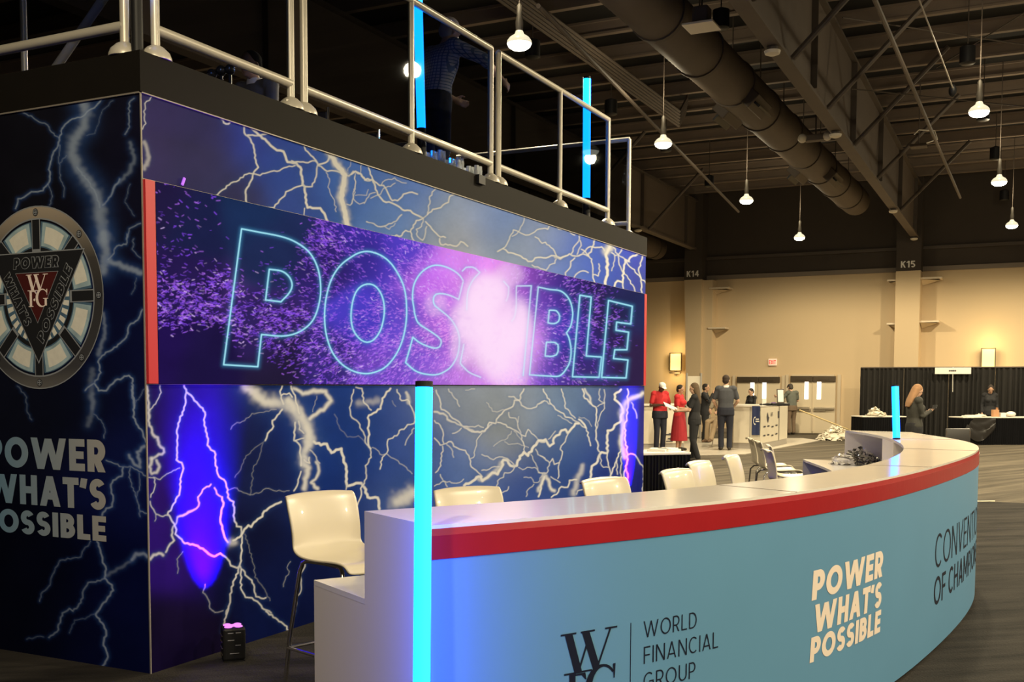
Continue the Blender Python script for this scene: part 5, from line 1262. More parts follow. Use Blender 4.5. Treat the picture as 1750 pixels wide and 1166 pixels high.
def person(label, loc, face, H=1.75, skin='light', shirt=None, sleeve='short', pants=None, shoes=(.03, .025, .02), hair=None, hair_style='short', dress=None, pose=None, female=False, look=(0, 1, 0), up=(0, 0, 1), cap=None, mask=None, collar=None, fat=1.0, extra=None, legs=True, hem=.86, belt=None):
    s = H/1.75; J = {}
    for k_, v in JD.items():
        if k_ in ('pelvis', 'waist', 'chest', 'neck', 'head'): J[k_] = Vector(v)
        else:
            J[k_+'R'] = Vector(v); J[k_+'L'] = Vector((-v[0], v[1], v[2]))
    if female:
        for e in 'RL': J['shoulder'+e].x *= .87; J['elbow'+e].x *= .86; J['wrist'+e].x *= .88
    for k_, v in (pose or {}).items(): J[k_] = Vector(v)
    for k_ in J: J[k_] = J[k_]*s
    t = thing('person', label, 'person', loc, face-math.pi/2)
    SD = (J['shoulderR']-J['shoulderL']).normalized(); HD = (J['hipR']-J['hipL']).normalized()
    def ring(c, X, axis, rx, ry):
        ax = axis.normalized(); Y = ax.cross(X).normalized(); return (c, X, Y, rx*s, ry*s)
    ax1, ax2 = J['waist']-J['pelvis'], J['neck']-J['waist']; wf = .88 if female else 1.0
    def torso(mb, g, z0=-.10, top=.0):
        loft(mb, [ring(J['pelvis']-ax1.normalized()*(-z0)*s, HD, ax1, (.150*fat if not female else .158)+g, .115*fat+g), ring(J['pelvis'], HD, ax1, (.158*fat if not female else .170)+g, .120*fat+g), ring(J['waist'], (HD+SD).normalized(), ax1+ax2, .143*fat*wf+g, .108*fat*wf+g),
                  ring(J['waist'].lerp(J['chest'], .55), SD, ax2, .158*fat*wf+g, .116*fat+g), ring(J['chest'], SD, ax2, .172*wf+g, .122+g), ring(J['chest'].lerp(J['neck'], .55), SD, ax2, .165*wf+g, .098+g), ring(J['neck']-ax2.normalized()*.01*s, SD, ax2, .085+g*.6, .062+g*.6), ring(J['neck']+ax2.normalized()*(.02+top)*s, SD, ax2, .052+g*.4, .052+g*.4)])
        for e in 'RL': mb.ball(J['shoulder'+e].lerp(J['neck'], .12), (.062+g)*s, 12, 8)
        for e in 'RL': limb(mb, [J['neck'].lerp(J['shoulder'+e], .25)-ax2.normalized()*.03*s, J['shoulder'+e]], [(.058+g*.8)*s, (.056+g)*s])
        if female:
            Y = ax2.normalized().cross(SD)
            for q in (-1, 1): mb.ball(J['chest']+SD*q*.075*s+Y*.085*s-ax2.normalized()*.03*s, (.062+g)*s, 10, 8)
    # ---- body : one skin
    b = MB(); torso(b, 0)
    lk = Vector(look).normalized(); up_ = Vector(up); rt = lk.cross(up_).normalized(); up_ = rt.cross(lk).normalized()
    hc = J['head']; RM = Matrix((rt, lk, up_)).transposed()
    b.ball(hc+up_*.028*s, (.076*s, .096*s, .098*s), 20, 14, RM); b.ball(hc-up_*.040*s+lk*.020*s, (.058*s, .072*s, .075*s), 16, 10, RM); b.ball(hc-up_*.092*s+lk*.058*s, (.026*s, .022*s, .020*s), 10, 8, RM)
    b.ball(hc+lk*.098*s-up_*.012*s, (.013*s, .020*s, .026*s), 10, 8, RM)
    for q in (-1, 1):
        b.ball(hc+rt*q*.076*s-lk*.005*s-up_*.005*s, (.012*s, .020*s, .032*s), 8, 6, RM); b.ball(hc+rt*q*.034*s+lk*.080*s+up_*.026*s, (.020*s, .014*s, .008*s), 8, 6, RM)
    b.ball(hc+lk*.085*s-up_*.052*s, (.024*s, .014*s, .010*s), 8, 6, RM)
    limb(b, [J['neck']-ax2.normalized()*.03*s, J['neck'].lerp(hc, .5), hc-up_*.03*s-lk*.015*s], [.058*s, .052*s, .052*s])
    for e in 'RL':
        limb(b, [J['shoulder'+e], J['shoulder'+e].lerp(J['elbow'+e], .4), J['elbow'+e], J['elbow'+e].lerp(J['wrist'+e], .3), J['wrist'+e]], [r*s*(.86 if female else 1) for r in (.054, .049, .040, .041, .027)])
        fd = (J['wrist'+e]-J['elbow'+e]).normalized(); sx = 1 if e == 'R' else -1
        hn = (J.get('palm'+e, Vector((-sx, 0, -.2)))).normalized(); hn = (hn-fd*hn.dot(fd)).normalized(); wv = fd.cross(hn)
        HM = Matrix((wv, hn, fd)).transposed(); pc = J['wrist'+e]+fd*.052*s
        b.ball(pc, (.040*s, .017*s, .052*s), 12, 8, HM); limb(b, [J['wrist'+e], pc], [.026*s, .024*s], 8)
        for q, ln in ((-.030, .060), (-.010, .072), (.011, .068), (.031, .052)):
            r0 = pc+fd*.040*s+wv*q*s; r1 = r0+(fd*.8+hn*.28).normalized()*ln*.55*s; r2 = r1+(fd*.45+hn*.75).normalized()*ln*.5*s
            limb(b, [r0, r1, r2], [.0098*s, .0092*s, .008*s], 7)
        ts = -1 if sx > 0 else 1; ts = ts if wv.dot(Vector((0, 1, 0))) <= 0 else -ts
        th = wv*(1 if wv.y > 0 else -1); r0 = pc-fd*.015*s+th*.034*s; r1 = r0+(fd*.6+th*.6+hn*.35).normalized()*.036*s; limb(b, [r0, r1, r1+(fd*.9+hn*.4).normalized()*.028*s], [.012*s, .0105*s, .009*s], 7)
    if legs:
        for e in 'RL':
            kn, an, hp = J['knee'+e], J['ankle'+e], J['hip'+e]
            limb(b, [hp-Vector((0, 0, .01)), hp.lerp(kn, .45), kn, kn.lerp(an, .3)-Vector((0, .012*s, 0)), an], [r*s for r in (.088, .075, .054, .056, .036)])
            td = J.get('toe'+e, None); td = (td/s if td else Vector((.12 if e == 'R' else -.12, 1, -.0))).normalized()
            limb(b, [an+Vector((0, 0, -.03*s)), an+td*.09*s+Vector((0, 0, -.042*s)), an+td*.15*s+Vector((0, 0, -.05*s))], [.036*s, .032*s, .024*s])
    link('body', fuse(b, .0085*s), SKIN[skin], t)
    # ---- clothes
    if shirt is not None:
        k = MB(); torso(k, .020, -(.95-hem), -.012)
        for e in 'RL':
            S_, E_, W_ = J['shoulder'+e], J['elbow'+e], J['wrist'+e]; f_ = (.86 if female else 1)
            if sleeve == 'short': limb(k, [S_, S_.lerp(E_, .35), S_.lerp(E_, .72)], [.064*s*f_, .064*s*f_, .061*s*f_])
            elif sleeve == 'elbow': limb(k, [S_, S_.lerp(E_, .5), E_, E_.lerp(W_, .25)], [.070*s*f_, .066*s*f_, .058*s*f_, .052*s*f_])
            else: limb(k, [S_, S_.lerp(E_, .5), E_, W_.lerp(E_, .06)], [.070*s*f_, .064*s*f_, .057*s*f_, .042*s*f_])
        link('shirt' if dress is None else 'top', fuse(k, .011*s, 4), shirt, t)
    if pants is not None:
        k = MB(); loft(k, [ring(J['pelvis']+ax1.normalized()*.07*s, HD, ax1, .152*fat*(1 if not female else .99)+.018, .114*fat+.018), ring(J['pelvis'], HD, ax1, .168*fat+.018, .128*fat+.018), ring(J['pelvis']-ax1.normalized()*.13*s, HD, ax1, .172*fat+.018, .130*fat+.018)])
        for e in 'RL':
            kn, an, hp = J['knee'+e], J['ankle'+e], J['hip'+e]
            limb(k, [hp, hp.lerp(kn, .45), kn, kn.lerp(an, .5), an+(kn-an)*.02], [r*s for r in (.104, .093, .073, .068, .066)])
        link('trousers', fuse(k, .012*s, 4), pants, t)
    if dress is not None:
        k = MB(); X = Vector((1, 0, 0)); Y = Vector((0, 1, 0)); c = J['pelvis']
        loft(k, [(c+Vector((0, 0, .16*s)), X, Y, .142*s, .11*s), (c, X, Y, .185*s, .145*s), (c+Vector((0, 0, -.3*s)), X, Y, .215*s, .19*s), (Vector((c.x, c.y, .26*s)), X, Y, .25*s, .22*s)])
        link('long_skirt', fuse(k, .012*s, 3), dress, t)
    if legs and shoes is not None:
        k = MB()
        for e in 'RL':
            an = J['ankle'+e]; td = J.get('toe'+e, None); td = (td/s if td else Vector((.12 if e == 'R' else -.12, 1, 0))).normalized()
            limb(k, [an+Vector((0, 0, -.025*s))-td*.025*s, an+td*.09*s+Vector((0, 0, -.036*s)), an+td*.165*s+Vector((0, 0, -.044*s))], [.046*s, .043*s, .034*s])
        link('shoes', fuse(k, .011*s, 2), cloth('shoe_%02d' % int(shoes[0]*100), shoes), t)
    if hair is not None:
        k = MB(); hm = cloth('hair_%d_%d' % (int(hair[0]*1000), int(hair[1]*1000)), hair)
        k.ball(hc+up_*.050*s-lk*.018*s, (.086*s, .098*s, .088*s), 18, 12, RM); k.ball(hc-lk*.045*s+up_*.0*s, (.080*s, .068*s, .085*s), 14, 10, RM)
        if hair_style == 'long':
            bk = -lk; loft(k, [(hc+bk*.035*s+up_*.04*s, rt, lk, .092*s, .085*s), (hc+bk*.050*s-up_*.06*s, rt, lk, .098*s, .072*s), (hc+bk*.070*s-up_*.16*s, rt, lk, .105*s, .055*s), (hc+bk*.080*s-up_*.27*s, rt, lk, .098*s, .045*s), (hc+bk*.082*s-up_*.36*s, rt, lk, .06*s, .028*s)])
        if hair_style == 'bun': k.ball(hc-lk*.09*s+up_*.09*s, .042*s, 10, 8)
        link('hair', fuse(k, .010*s, 2), hm, t)
    if cap is not None:
        k = MB(); k.ball(hc+up_*.060*s, (.090*s, .104*s, .072*s), 16, 10, RM); k.ball(hc+up_*.052*s+lk*.10*s, (.070*s, .075*s, .012*s), 12, 6, RM); link('cap', fuse(k, .009*s, 2), cap, t)
    if mask is not None:
        k = MB(); k.ball(hc-up_*.045*s+lk*.045*s, (.064*s, .066*s, .052*s), 12, 8, RM); link('face_mask', fuse(k, .009*s, 2), mask, t)
    if collar is not None:
        k = MB(); loft(k, [ring(J['neck']-ax2.normalized()*.005*s, SD, ax2, .078, .076), ring(J['neck']+ax2.normalized()*.045*s, SD, ax2, .066, .068)]); k.build('collar', collar, t, smooth=True)
    if belt is not None:
        k = MB(); loft(k, [ring(J['pelvis']+ax1.normalized()*.055*s, HD, ax1, .168*fat, .128*fat), ring(J['pelvis']+ax1.normalized()*.09*s, HD, ax1, .166*fat, .126*fat)]); k.build('belt', belt, t, smooth=True)
    k = MB()
    for q in (-1, 1): k.ball(hc+rt*q*.034*s+lk*.084*s+up_*.010*s, (.009*s, .008*s, .006*s), 8, 6, RM)
    k.build('eyes', M['black'], t)
    MB().ball(hc+lk*.093*s-up_*.052*s, (.022*s, .008*s, .004*s), 8, 6, RM).build('mouth', cloth('lip', (.28, .10, .08)), t)
    if extra: extra(t, J, s)
    return t
def floor_at(px, py): p = at(px, py, 2, 0); p.z = .013; return p
BLK = cloth('black_cloth', (.012, .012, .014)); NAVY = cloth('navy_trousers', (.012, .014, .026)); RED = cloth('bright_red_cloth', (.50, .02, .025)); REDD = cloth('deep_red_cloth', (.30, .012, .02))
BEIGE = cloth('beige_trousers', (.36, .27, .17)); CHAR = cloth('charcoal_polo', (.055, .058, .068)); SAGE = cloth('grey_green_shirt', (.12, .13, .11)); CAMO = cloth('brown_work_trousers', (.16, .11, .07)); FLORAL = cloth('pale_pattern_shirt', (.45, .38, .27), (.16, .14, .10)); LEATH = cloth('belt_leather', (.03, .015, .01)); WCOL = cloth('white_collar', (.75, .72, .68))
def toward(px_dir):
    """heading that points to picture right (+1) / left (-1) / away (2) / towards camera (0) , degrees helper"""
    return px_dir
CAMDIR = YAW                                           # heading that points straight away from the camera
def hd(deg): return CAMDIR+R(deg)                      # 0 = away, 90 = picture left, -90 = picture right, 180 = to camera
d_ = (Vector((26.0, 8.35, .013)))
def clip_ex(t, J, s): pass
person('person in a red polo and white cap, writing beside the purple wall edge', floor_at(1127, 771), hd(205), 1.65, 'dark', RED, 'short', NAVY, hair=None, cap=WCOL, pose=dict(elbowR=(.27, .0, 1.14), wristR=(.10, .27, 1.16), elbowL=(-.27, .02, 1.14), wristL=(-.12, .28, 1.10), head=(0, .07, 1.60), palmR=(-1, 0, -.5), palmL=(1, 0, -.3)), look=(0, .8, -.5), fat=1.12, belt=LEATH)
person('person in a long red dress, half behind the long-haired person in black', floor_at(1160, 771), hd(240), 1.56, 'tan', RED, 'short', None, hair=(.02, .014, .01), female=True, dress=REDD, pose=dict(elbowR=(.20, .03, 1.14), wristR=(.06, .25, 1.12), elbowL=(-.20, .03, 1.14), wristL=(-.05, .24, 1.08)), look=(0, 1, -.2))
person('person in black with long brown hair, side-on, holding out white papers', floor_at(1186, 789), hd(72), 1.60, 'light', BLK, 'short', BLK, hair=(.10, .065, .035), hair_style='long', female=True, pose=dict(elbowR=(.20, .08, 1.14), wristR=(.12, .33, 1.13), elbowL=(-.21, .09, 1.14), wristL=(-.13, .34, 1.12), palmR=(-.6, 0, .6), palmL=(.6, 0, .6), ankleR=(.09, .06, .075), ankleL=(-.09, -.10, .075)), look=(0, 1, -.15))
person('person in a dark grey polo and dark trousers standing with the back to us', floor_at(1239, 770.5), hd(-8), 1.80, 'light', CHAR, 'short', NAVY, hair=(.035, .022, .015), collar=WCOL, pose=dict(elbowR=(.28, .03, 1.15), wristR=(.20, .22, 1.02), elbowL=(-.28, .03, 1.15), wristL=(-.18, .22, 1.0)), look=(.25, 1, -.05), belt=LEATH, fat=1.08)
person('person in beige trousers sitting on a stool with legs to the left', floor_at(1229, 764), hd(140), 1.68, 'light', FLORAL, 'short', BEIGE, shoes=(.16, .10, .06), hair=(.05, .035, .025), pose=dict(pelvis=(0, -.08, .76), waist=(0, -.09, .90), chest=(0, -.05, 1.11), neck=(0, -.03, 1.27), head=(0, .03, 1.41), shoulderR=(.185, -.03, 1.23), shoulderL=(-.185, -.03, 1.23), elbowR=(.27, .03, .96), wristR=(.14, .26, .92), elbowL=(-.27, .03, .96), wristL=(-.14, .26, .92), hipR=(.092, -.06, .74), hipL=(-.092, -.06, .74), kneeR=(.15, .36, .66), kneeL=(-.10, .38, .66), ankleR=(.16, .38, .20), ankleL=(-.08, .58, .22)), look=(0, 1, -.1))
person('person in black behind the far counter, arm raised to the face', floor_at(1204, 757), hd(-110), 1.60, 'tan', BLK, 'long', BLK, hair=(.02, .015, .012), pose=dict(elbowR=(.24, .16, 1.22), wristR=(.08, .24, 1.46), elbowL=(-.22, .10, 1.16), wristL=(-.08, .30, 1.22)))
person('person in black behind the white kiosk counter in front of the left doors', at(1283, 750, 2, 0)+Vector((0, 0, .013)), hd(120), 1.47, 'light', BLK, 'long', BLK, hair=(.03, .022, .018), female=True, pose=dict(elbowR=(.21, .06, 1.14), wristR=(.10, .26, 1.06), elbowL=(-.21, .06, 1.14), wristL=(-.10, .26, 1.06)), look=(0, 1, -.35))
def broom(t, J, s): pass
person('person in a grey-green shirt and cap by the double doors, back to us', floor_at(1352, 743.5), hd(22), 1.63, 'light', SAGE, 'short', CAMO, hair=(.06, .05, .04), cap=cloth('dark_cap', (.03, .022, .02)), pose=dict(elbowL=(-.34, .10, 1.22), wristL=(-.40, .30, 1.30), elbowR=(.27, .03, 1.16), wristR=(.17, .22, 1.05), chest=(0, .04, 1.31), neck=(0, .05, 1.47), head=(0, .10, 1.61)), look=(0, 1, -.3), fat=1.06)
p = deep(1563, 700, 19.0); p.z = 0.0
person('person with long fair hair in a dark jacket looking at a phone', p, hd(-78), 1.60, 'light', cloth('dark_olive_jacket', (.035, .034, .028)), 'long', BLK, hair=(.30, .165, .08), hair_style='long', female=True, hem=.84, pose=dict(elbowR=(.20, .05, 1.14), wristR=(.08, .30, 1.24), elbowL=(-.20, .05, 1.14), wristL=(-.06, .29, 1.21), palmR=(-.3, 0, .8), palmL=(.3, 0, .8), head=(0, .05, 1.615)), look=(0, 1, -.4))
ph = thing('phone', 'dark phone held by the person with long fair hair', 'phone', deep(1597.5, 695.5, 19.0)); MB().box((0, 0, 0), (.14, .07, .009), Matrix.Rotation(R(-25), 3, 'Y'), bev=.003).build('case', M['black'], ph); MB().box((0, 0, .0052), (.12, .06, .001), Matrix.Rotation(R(-25), 3, 'Y')).build('display', mat('phone_display', (.02, .02, .02), .2), ph)
p = deep(1691, 700, 30.3); p.z = 0.0
person('person in black standing behind the right-hand black-skirted table', p, hd(170), 1.62, 'tan', BLK, 'long', BLK, hair=(.03, .02, .015), hair_style='bun', female=True, look=(.2, 1, -.5), pose=dict(head=(0, .07, 1.60)))
# deck guests
p = deep(742, 100, 10.2); p.z = DZ
person('person in a checked shirt leaning forward behind the middle railing panel', p, hd(-50), 1.80, 'light', cloth('blue_checked_shirt', (.45, .48, .55), (.10, .16, .30)), 'elbow', cloth('dark_jeans', (.02, .025, .04)), hair=(.42, .38, .34), pose=dict(waist=(0, .02, 1.10), chest=(0, .08, 1.30), neck=(0, .12, 1.455), head=(0, .18, 1.60), shoulderR=(.185, .10, 1.42), shoulderL=(-.185, .10, 1.42), elbowR=(.27, .36, 1.34), wristR=(.25, .60, 1.20), elbowL=(-.25, .14, 1.14), wristL=(-.18, .36, 1.06)), look=(0, 1, -.4))
p = deep(431, 130, 9.6); p.z = DZ-.12
person('seated guest with dark hair and a pale collar low behind the first railing panel', p, hd(150), 1.74, 'tan', cloth('grey_jacket', (.10, .10, .11)), 'long', NAVY, hair=(.02, .015, .012), collar=WCOL, pose=dict(pelvis=(0, -.08, .58), waist=(0, -.09, .72), chest=(0, -.05, .93), neck=(0, -.04, 1.09), head=(0, .02, 1.235), shoulderR=(.185, -.04, 1.05), shoulderL=(-.185, -.04, 1.05), elbowR=(.26, .03, .78), wristR=(.14, .26, .74), elbowL=(-.26, .03, .78), wristL=(-.14, .26, .74), hipR=(.092, -.06, .56), hipL=(-.092, -.06, .56), kneeR=(.12, .38, .56), kneeL=(-.12, .38, .56), ankleR=(.12, .38, .21), ankleL=(-.12, .38, .21)))
# ------------------------------------------------------------------ uplights on the floor
M['lens_violet'] = mat('violet_lens', (.3, .1, .4), .3, emit=(.85, .22, .95), estr=1.3); M['led_mark'] = mat('pale_marking', (.35, .35, .4), .5)
def uplight(x, y, lab, energy):
    t = thing('uplight', lab, 'lamp', (x, y, .004), R(-42), 'violet uplights along the lightning wall')
    b = MB().box((0, 0, .10), (.125, .125, .185), bev=.014); 
    b.box((0, 0, .004), (.115, .115, .008)); b.build('housing', M['black'], t)
    for s_ in (-1, 1):
        k = MB()
        for z in (.04, .075, .11, .145): k.box((s_*.064, 0, z), (.004, .08, .004))
        k.build('cooling_fin', M['ceil_dark'], t)
    for z, w_, x0 in ((.165, .03, -.02), (.165, .028, .022), (.125, .035, -.018), (.095, .03, .02), (.05, .05, .0)):
        MB().box((x0, -.0635, z), (w_, .002, .0028)).build('marking', M['led_mark'], t)
    for cx, cy in ((-.028, -.028), (.028, -.028), (-.028, .028), (.028, .028), (0, 0)):
        MB().lathe([(.022, 0), (.022, .006), (.014, .010)], (cx, cy, .19), 14).build('lens', M['lens_violet'], t)
    l = bpy.data.lights.new('uplight_beam', 'SPOT'); l.energy = energy; l.color = (.12, .0, 1.0); l.spot_size = R(46); l.spot_blend = 1.0; l.shadow_soft_size = .04
    lo = bpy.data.objects.new('uplight_beam', l); COL.objects.link(lo); lo.parent = t; lo.location = (0, 0, .215); lo.rotation_euler = (R(180-22), 0, R(42))
    return t
uplight(4.66, BY-.19, 'black cube uplight with violet lenses on the floor before the lightning wall', 1500)
uplight(11.55, BY-.19, 'violet uplight at the far end of the lightning wall behind the bar', 1500)

# ------------------------------------------------------------------ small table with black skirt
M['skirt_black'] = mat('black_table_skirt', (.005, .005, .006), .9, noise=.2, nscale=3, spec=.1); M['table_white'] = mat('white_table_top', (.74, .70, .62), .4); M['paper'] = mat('paper', (.76, .73, .66), .7)
def pleats(x0, x1, z0, z1, y, n, amp=.009, ph=0):
    mb = MB(); N = n*8; vs = []
    for i in range(N+1):
        u = i/N; x = x0+(x1-x0)*u; o = amp*math.sin(u*n*2*math.pi+ph+.7*math.sin(u*n*1.7)); vs += [(x, y+o*1.4, z0), (x, y+o*.5, z1)]
    mb.add(vs, [(2*i, 2*i+2, 2*i+3, 2*i+1) for i in range(N)]); return mb
def skirted_table(label, c, w_, d, hz, rz, n=22):
    t = thing('skirted_table', label, 'table', c, rz)
    MB().box((0, 0, hz-.015), (w_, d, .03), bev=.006).build('table_top', M['table_white'], t)
    sk = pleats(-w_/2+.01, w_/2-.01, .0, hz-.02, -d/2+.01, n); sk.v += []
    b2 = pleats(-d/2, d/2, .0, hz-.02, 0, max(6, n//3))
    for s_ in (-1, 1): sk.add([(s_*(w_/2-.01)+v[1]*.6, v[0], v[2]) for v in b2.v], b2.f)
    bk = pleats(-w_/2+.01, w_/2-.01, .0, hz-.02, d/2-.01, n); sk.add(bk.v, bk.f)
    sk.build('skirt', M['skirt_black'], t, smooth=True)
    for a in (-1, 1):
        for b in (-1, 1): MB().tube([(a*(w_/2-.12), b*(d/2-.12), 0), (a*(w_/2-.12), b*(d/2-.12), hz-.03)], .016, 8).build('leg', M['ceil_dark'], t)
    return t
q0, q1 = at(1097, 775, 2, .76), at(1181, 773.5, 2, .76)
cc = (q0+q1)/2; ang = math.atan2(q1.y-q0.y, q1.x-q0.x); wd_ = (q1-q0).length*1.0; nn_ = Vector((-math.sin(ang), math.cos(ang), 0))
dpt = .62; cc = cc+nn_*dpt/2; cc.z = .004
skirted_table('small white-topped table with a black skirt at the far end of the booth', cc, wd_, dpt, .76, ang, 14)
for i, (px, py, r_) in enumerate(((1126, 771, 5), (1140, 770.5, -12))):
    pp = at(px, py, 2, .765); k = MB().box((0, 0, .012), (.30, .22, .022), Matrix.Rotation(R(r_), 3, 'Z')); k.box((.02, .01, .03), (.26, .2, .012), Matrix.Rotation(R(r_+9), 3, 'Z')); o = k.build('paper_stack', M['paper']); o.location = pp+Vector((0, 0, -.004)); tag(o, ('left' if i == 0 else 'right')+' one of two flat paper stacks on the small black-skirted table', 'papers')
# papers held out between the people
pp = deep(1147, 696, 22.6); o = MB().box((0, 0, 0), (.32, .42, .012), Matrix.Rotation(R(24), 3, 'Y') @ Matrix.Rotation(R(12), 3, 'X')).build('paper_sheets', M['paper']); o.location = pp; o.rotation_euler = (0, 0, R(-60)); tag(o, 'white papers held between the person in the red polo and the person in black', 'papers')

# ------------------------------------------------------------------ registration kiosk
M['kiosk'] = mat('cream_kiosk_panel', (.66, .60, .48), .5, noise=.03); M['kick'] = mat('grey_kick_plate', (.34, .31, .27), .5); M['navy'] = mat('navy_banner', (.018, .03, .10), .6); M['mark'] = mat('dark_print', (.05, .05, .06), .6)
fA, fB, fC, fD = [at(x, y, 2, 0) for x, y in ((1253, 767.3), (1299, 769), (1331, 762.3), (1345, 758.8))]
KZ = 1.09; kc = (fB+fC)/2
t = thing('registration_kiosk', 'white wrap-around registration counter with a navy banner before the double doors', 'counter', (kc.x, kc.y, .012))
back = Vector((.75, .25, 0))
FA = [fA+Vector((1.1, .40, 0)), fA, fB, fC, fD]
def kp(mb, name, m, par=t):
    o = mb.build(name, m, par)
    if par is t: o.location = (-kc.x, -kc.y, 0)
    return o
inner = [p+back for p in FA]
def ribbon(P, Q, z0, z1, off=0): return MB().prism([(p.x, p.y) for p in P]+[(q.x, q.y) for q in Q[::-1]], z0, z1)
def grow(P, d): 
    n = (Vector((-.86, -.5, 0)))*d; return [p+n for p in P]
kp(ribbon(grow(FA, -.03), inner, 0, .14), 'kick_plate', M['kick'])
kp(ribbon(FA, [p+back*.12 for p in FA], .14, KZ-.05), 'front_panel', M['kiosk'])
kp(ribbon(grow(FA, .05), inner, KZ-.05, KZ), 'counter_top', M['table_white'])
def on_seg(a, b, u, z, off=.008):
    p = a.lerp(b, u); n = Vector(((b-a).y, -(b-a).x, 0)).normalized(); n = n if n.x < 0 else -n; return Vector((p.x+n.x*off, p.y+n.y*off, z))
def seg_rect(a, b, u0, u1, z0, z1, off=.008): return MB().add([on_seg(a, b, u0, z0, off), on_seg(a, b, u1, z0, off), on_seg(a, b, u1, z1, off), on_seg(a, b, u0, z1, off)], [(0, 1, 2, 3)])
for a, b, u in ((fA, fB, .60), (fB, fC, .96)):
    kp(seg_rect(a, b, u, u+.03, .14, KZ-.05, .012), 'panel_joint', M['kick'])
# navy banner with a pale mark
ban = thing('navy_banner', 'navy cloth banner with a white emblem hanging on the kiosk front', 'banner', (0, 0, 0)); tag(ban)
b0, b1 = on_seg(fA, fB, .70, 0, .06), on_seg(fA, fB, .995, 0, .06)
def bl(u, z, off=0): p = b0.lerp(b1, u); return Vector((p.x-off*.86, p.y-off*.5, z))
k = MB(); vs = []
for i in range(13): 
    u = i/12; o = .008*math.sin(u*9); vs += [bl(u, .36, .02+o), bl(u, KZ-.02, .02)]
k.add(vs, [(2*i, 2*i+2, 2*i+3, 2*i+1) for i in range(12)]); k.build('cloth', M['navy'], ban, smooth=True)
k = MB(); 
for i in range(12):
    a0, a1 = R(70+20*i*.93), R(70+20*(i+1)*.93)
    k.add([bl(.38+.22*math.cos(a0), .71+.10*math.sin(a0), .035), bl(.38+.22*math.cos(a1), .71+.10*math.sin(a1), .035), bl(.38+.15*math.cos(a1), .71+.07*math.sin(a1), .035), bl(.38+.15*math.cos(a0), .71+.07*math.sin(a0), .035)], [(0, 1, 2, 3)])
for z, u1 in ((.735, .85), (.68, .9)):
    k.add([bl(.45, z, .035), bl(u1, z, .035), bl(u1, z+.03, .035), bl(.45, z+.03, .035)], [(0, 1, 2, 3)])
k.build('emblem', M['paper'], ban)
# sponsor marks on the right panel : small dark shapes
def seg_poly(a, b, pts, off=.013): return MB().add([on_seg(a, b, u, z, off) for u, z in pts], [tuple(range(len(pts)))])
kp(seg_poly(fB, fC, [(.33, .90), (.38, .78), (.42, .76), (.36, .62), (.30, .76), (.30, .78)][::1]), 'diamond_mark', M['mark'])
k = MB(); letter_mesh(k, 'AHS', .15, .11, lambda x, y, o=0: on_seg(fB, fC, .50+x/(fC-fB).length, .78+y, .013+o), width=.22); kp(k, 'letter_mark', M['mark'])
kp(seg_rect(fB, fC, .90, .97, .72, .90, .013), 'tall_mark', M['mark'])
for z in (.52, .30):
    for u in (.14, .34, .56, .78):
        kp(seg_rect(fB, fC, u, u+.10, z+.02*math.sin(u*20), z+.035+.02*math.sin(u*20), .013), 'sponsor_mark', M['mark'])
# things on the kiosk
pp = at(1334, 694, 2, KZ); t2 = thing('picture_frame', 'small framed notice standing on the kiosk counter by the person at the doors', 'frame', (pp.x, pp.y, KZ+.004), YAW-math.pi/2)
MB().box((0, .03, .23), (.17*1.0, .02, .34), Matrix.Rotation(R(-12), 3, 'X')).build('frame_border', M['ceil_dark'], t2); MB().box((0, .018, .23), (.13, .02, .29), Matrix.Rotation(R(-12), 3, 'X')).build('sheet', M['paper'], t2); MB().box((0, .05, .03), (.42, .16, .06), bev=.01).build('stand', M['black'], t2)
for px, lab, m, d in ((1307, 'white printed card standing on the kiosk counter', M['paper'], (.10, .03, .17)), (1316, 'dark bundle lying on the kiosk counter', M['black'], (.46, .12, .07)), (1322, 'violet object on the kiosk counter', mat('violet_cloth', (.10, .04, .16), .7), (.18, .1, .09))):
    pp = at(px-(5 if px == 1316 else 3 if px == 1322 else 4), 694, 2, KZ); k = MB().ball((0, 0, d[2]/2), (d[0]/2, d[1]/2, d[2]/2), 14, 8) if d[0] > .15 else MB().box((0, 0, d[2]/2), d)
    o = k.build({1307: 'table_card', 1316: 'dark_bundle', 1322: 'folded_cloth'}[px], m, smooth=d[0] > .15); o.location = (pp.x+.16, pp.y, KZ); o.rotation_euler = (0, 0, YAW-math.pi/2); tag(o, lab, 'item')
# second kiosk piece on the left with sponsor marks, and the tall posts behind
a, b = at(1090, 771, 2, 0), at(1171, 769, 2, 0); a += Vector((1.0, .35, 0)); b += Vector((1.0, .35, 0)); bk = Vector((.6, .3, 0))
t = thing('registration_counter', 'white counter panel with sponsor marks behind the people in red', 'counter', (a.x, a.y, .012))
def kp2(mb, name, m): o = mb.build(name, m, t); o.location = (-a.x, -a.y, 0); return o
kp2(MB().prism([(a.x, a.y), (b.x, b.y), (b.x+bk.x, b.y+bk.y), (a.x+bk.x, a.y+bk.y)], .1, 1.05), 'body', M['kiosk']); kp2(MB().prism([(a.x+.03, a.y), (b.x+.03, b.y), (b.x+bk.x, b.y+bk.y), (a.x+bk.x, a.y+bk.y)], 0, .1), 'kick_plate', M['kick'])
kp2(MB().prism([(a.x-.05, a.y-.05), (b.x-.05, b.y-.05), (b.x+bk.x, b.y+bk.y), (a.x+bk.x, a.y+bk.y)], 1.05, 1.09), 'counter_top', M['table_white'])
L_ = (b-a).length
for u, z, w_, h_ in ((.60, .30, .13, .035), (.66, .335, .05, .02), (.64, .20, .055, .03), (.60, .14, .15, .022)): kp2(seg_rect(a, b, u, u+w_, z, z+h_, .01), 'sponsor_mark', M['mark'])
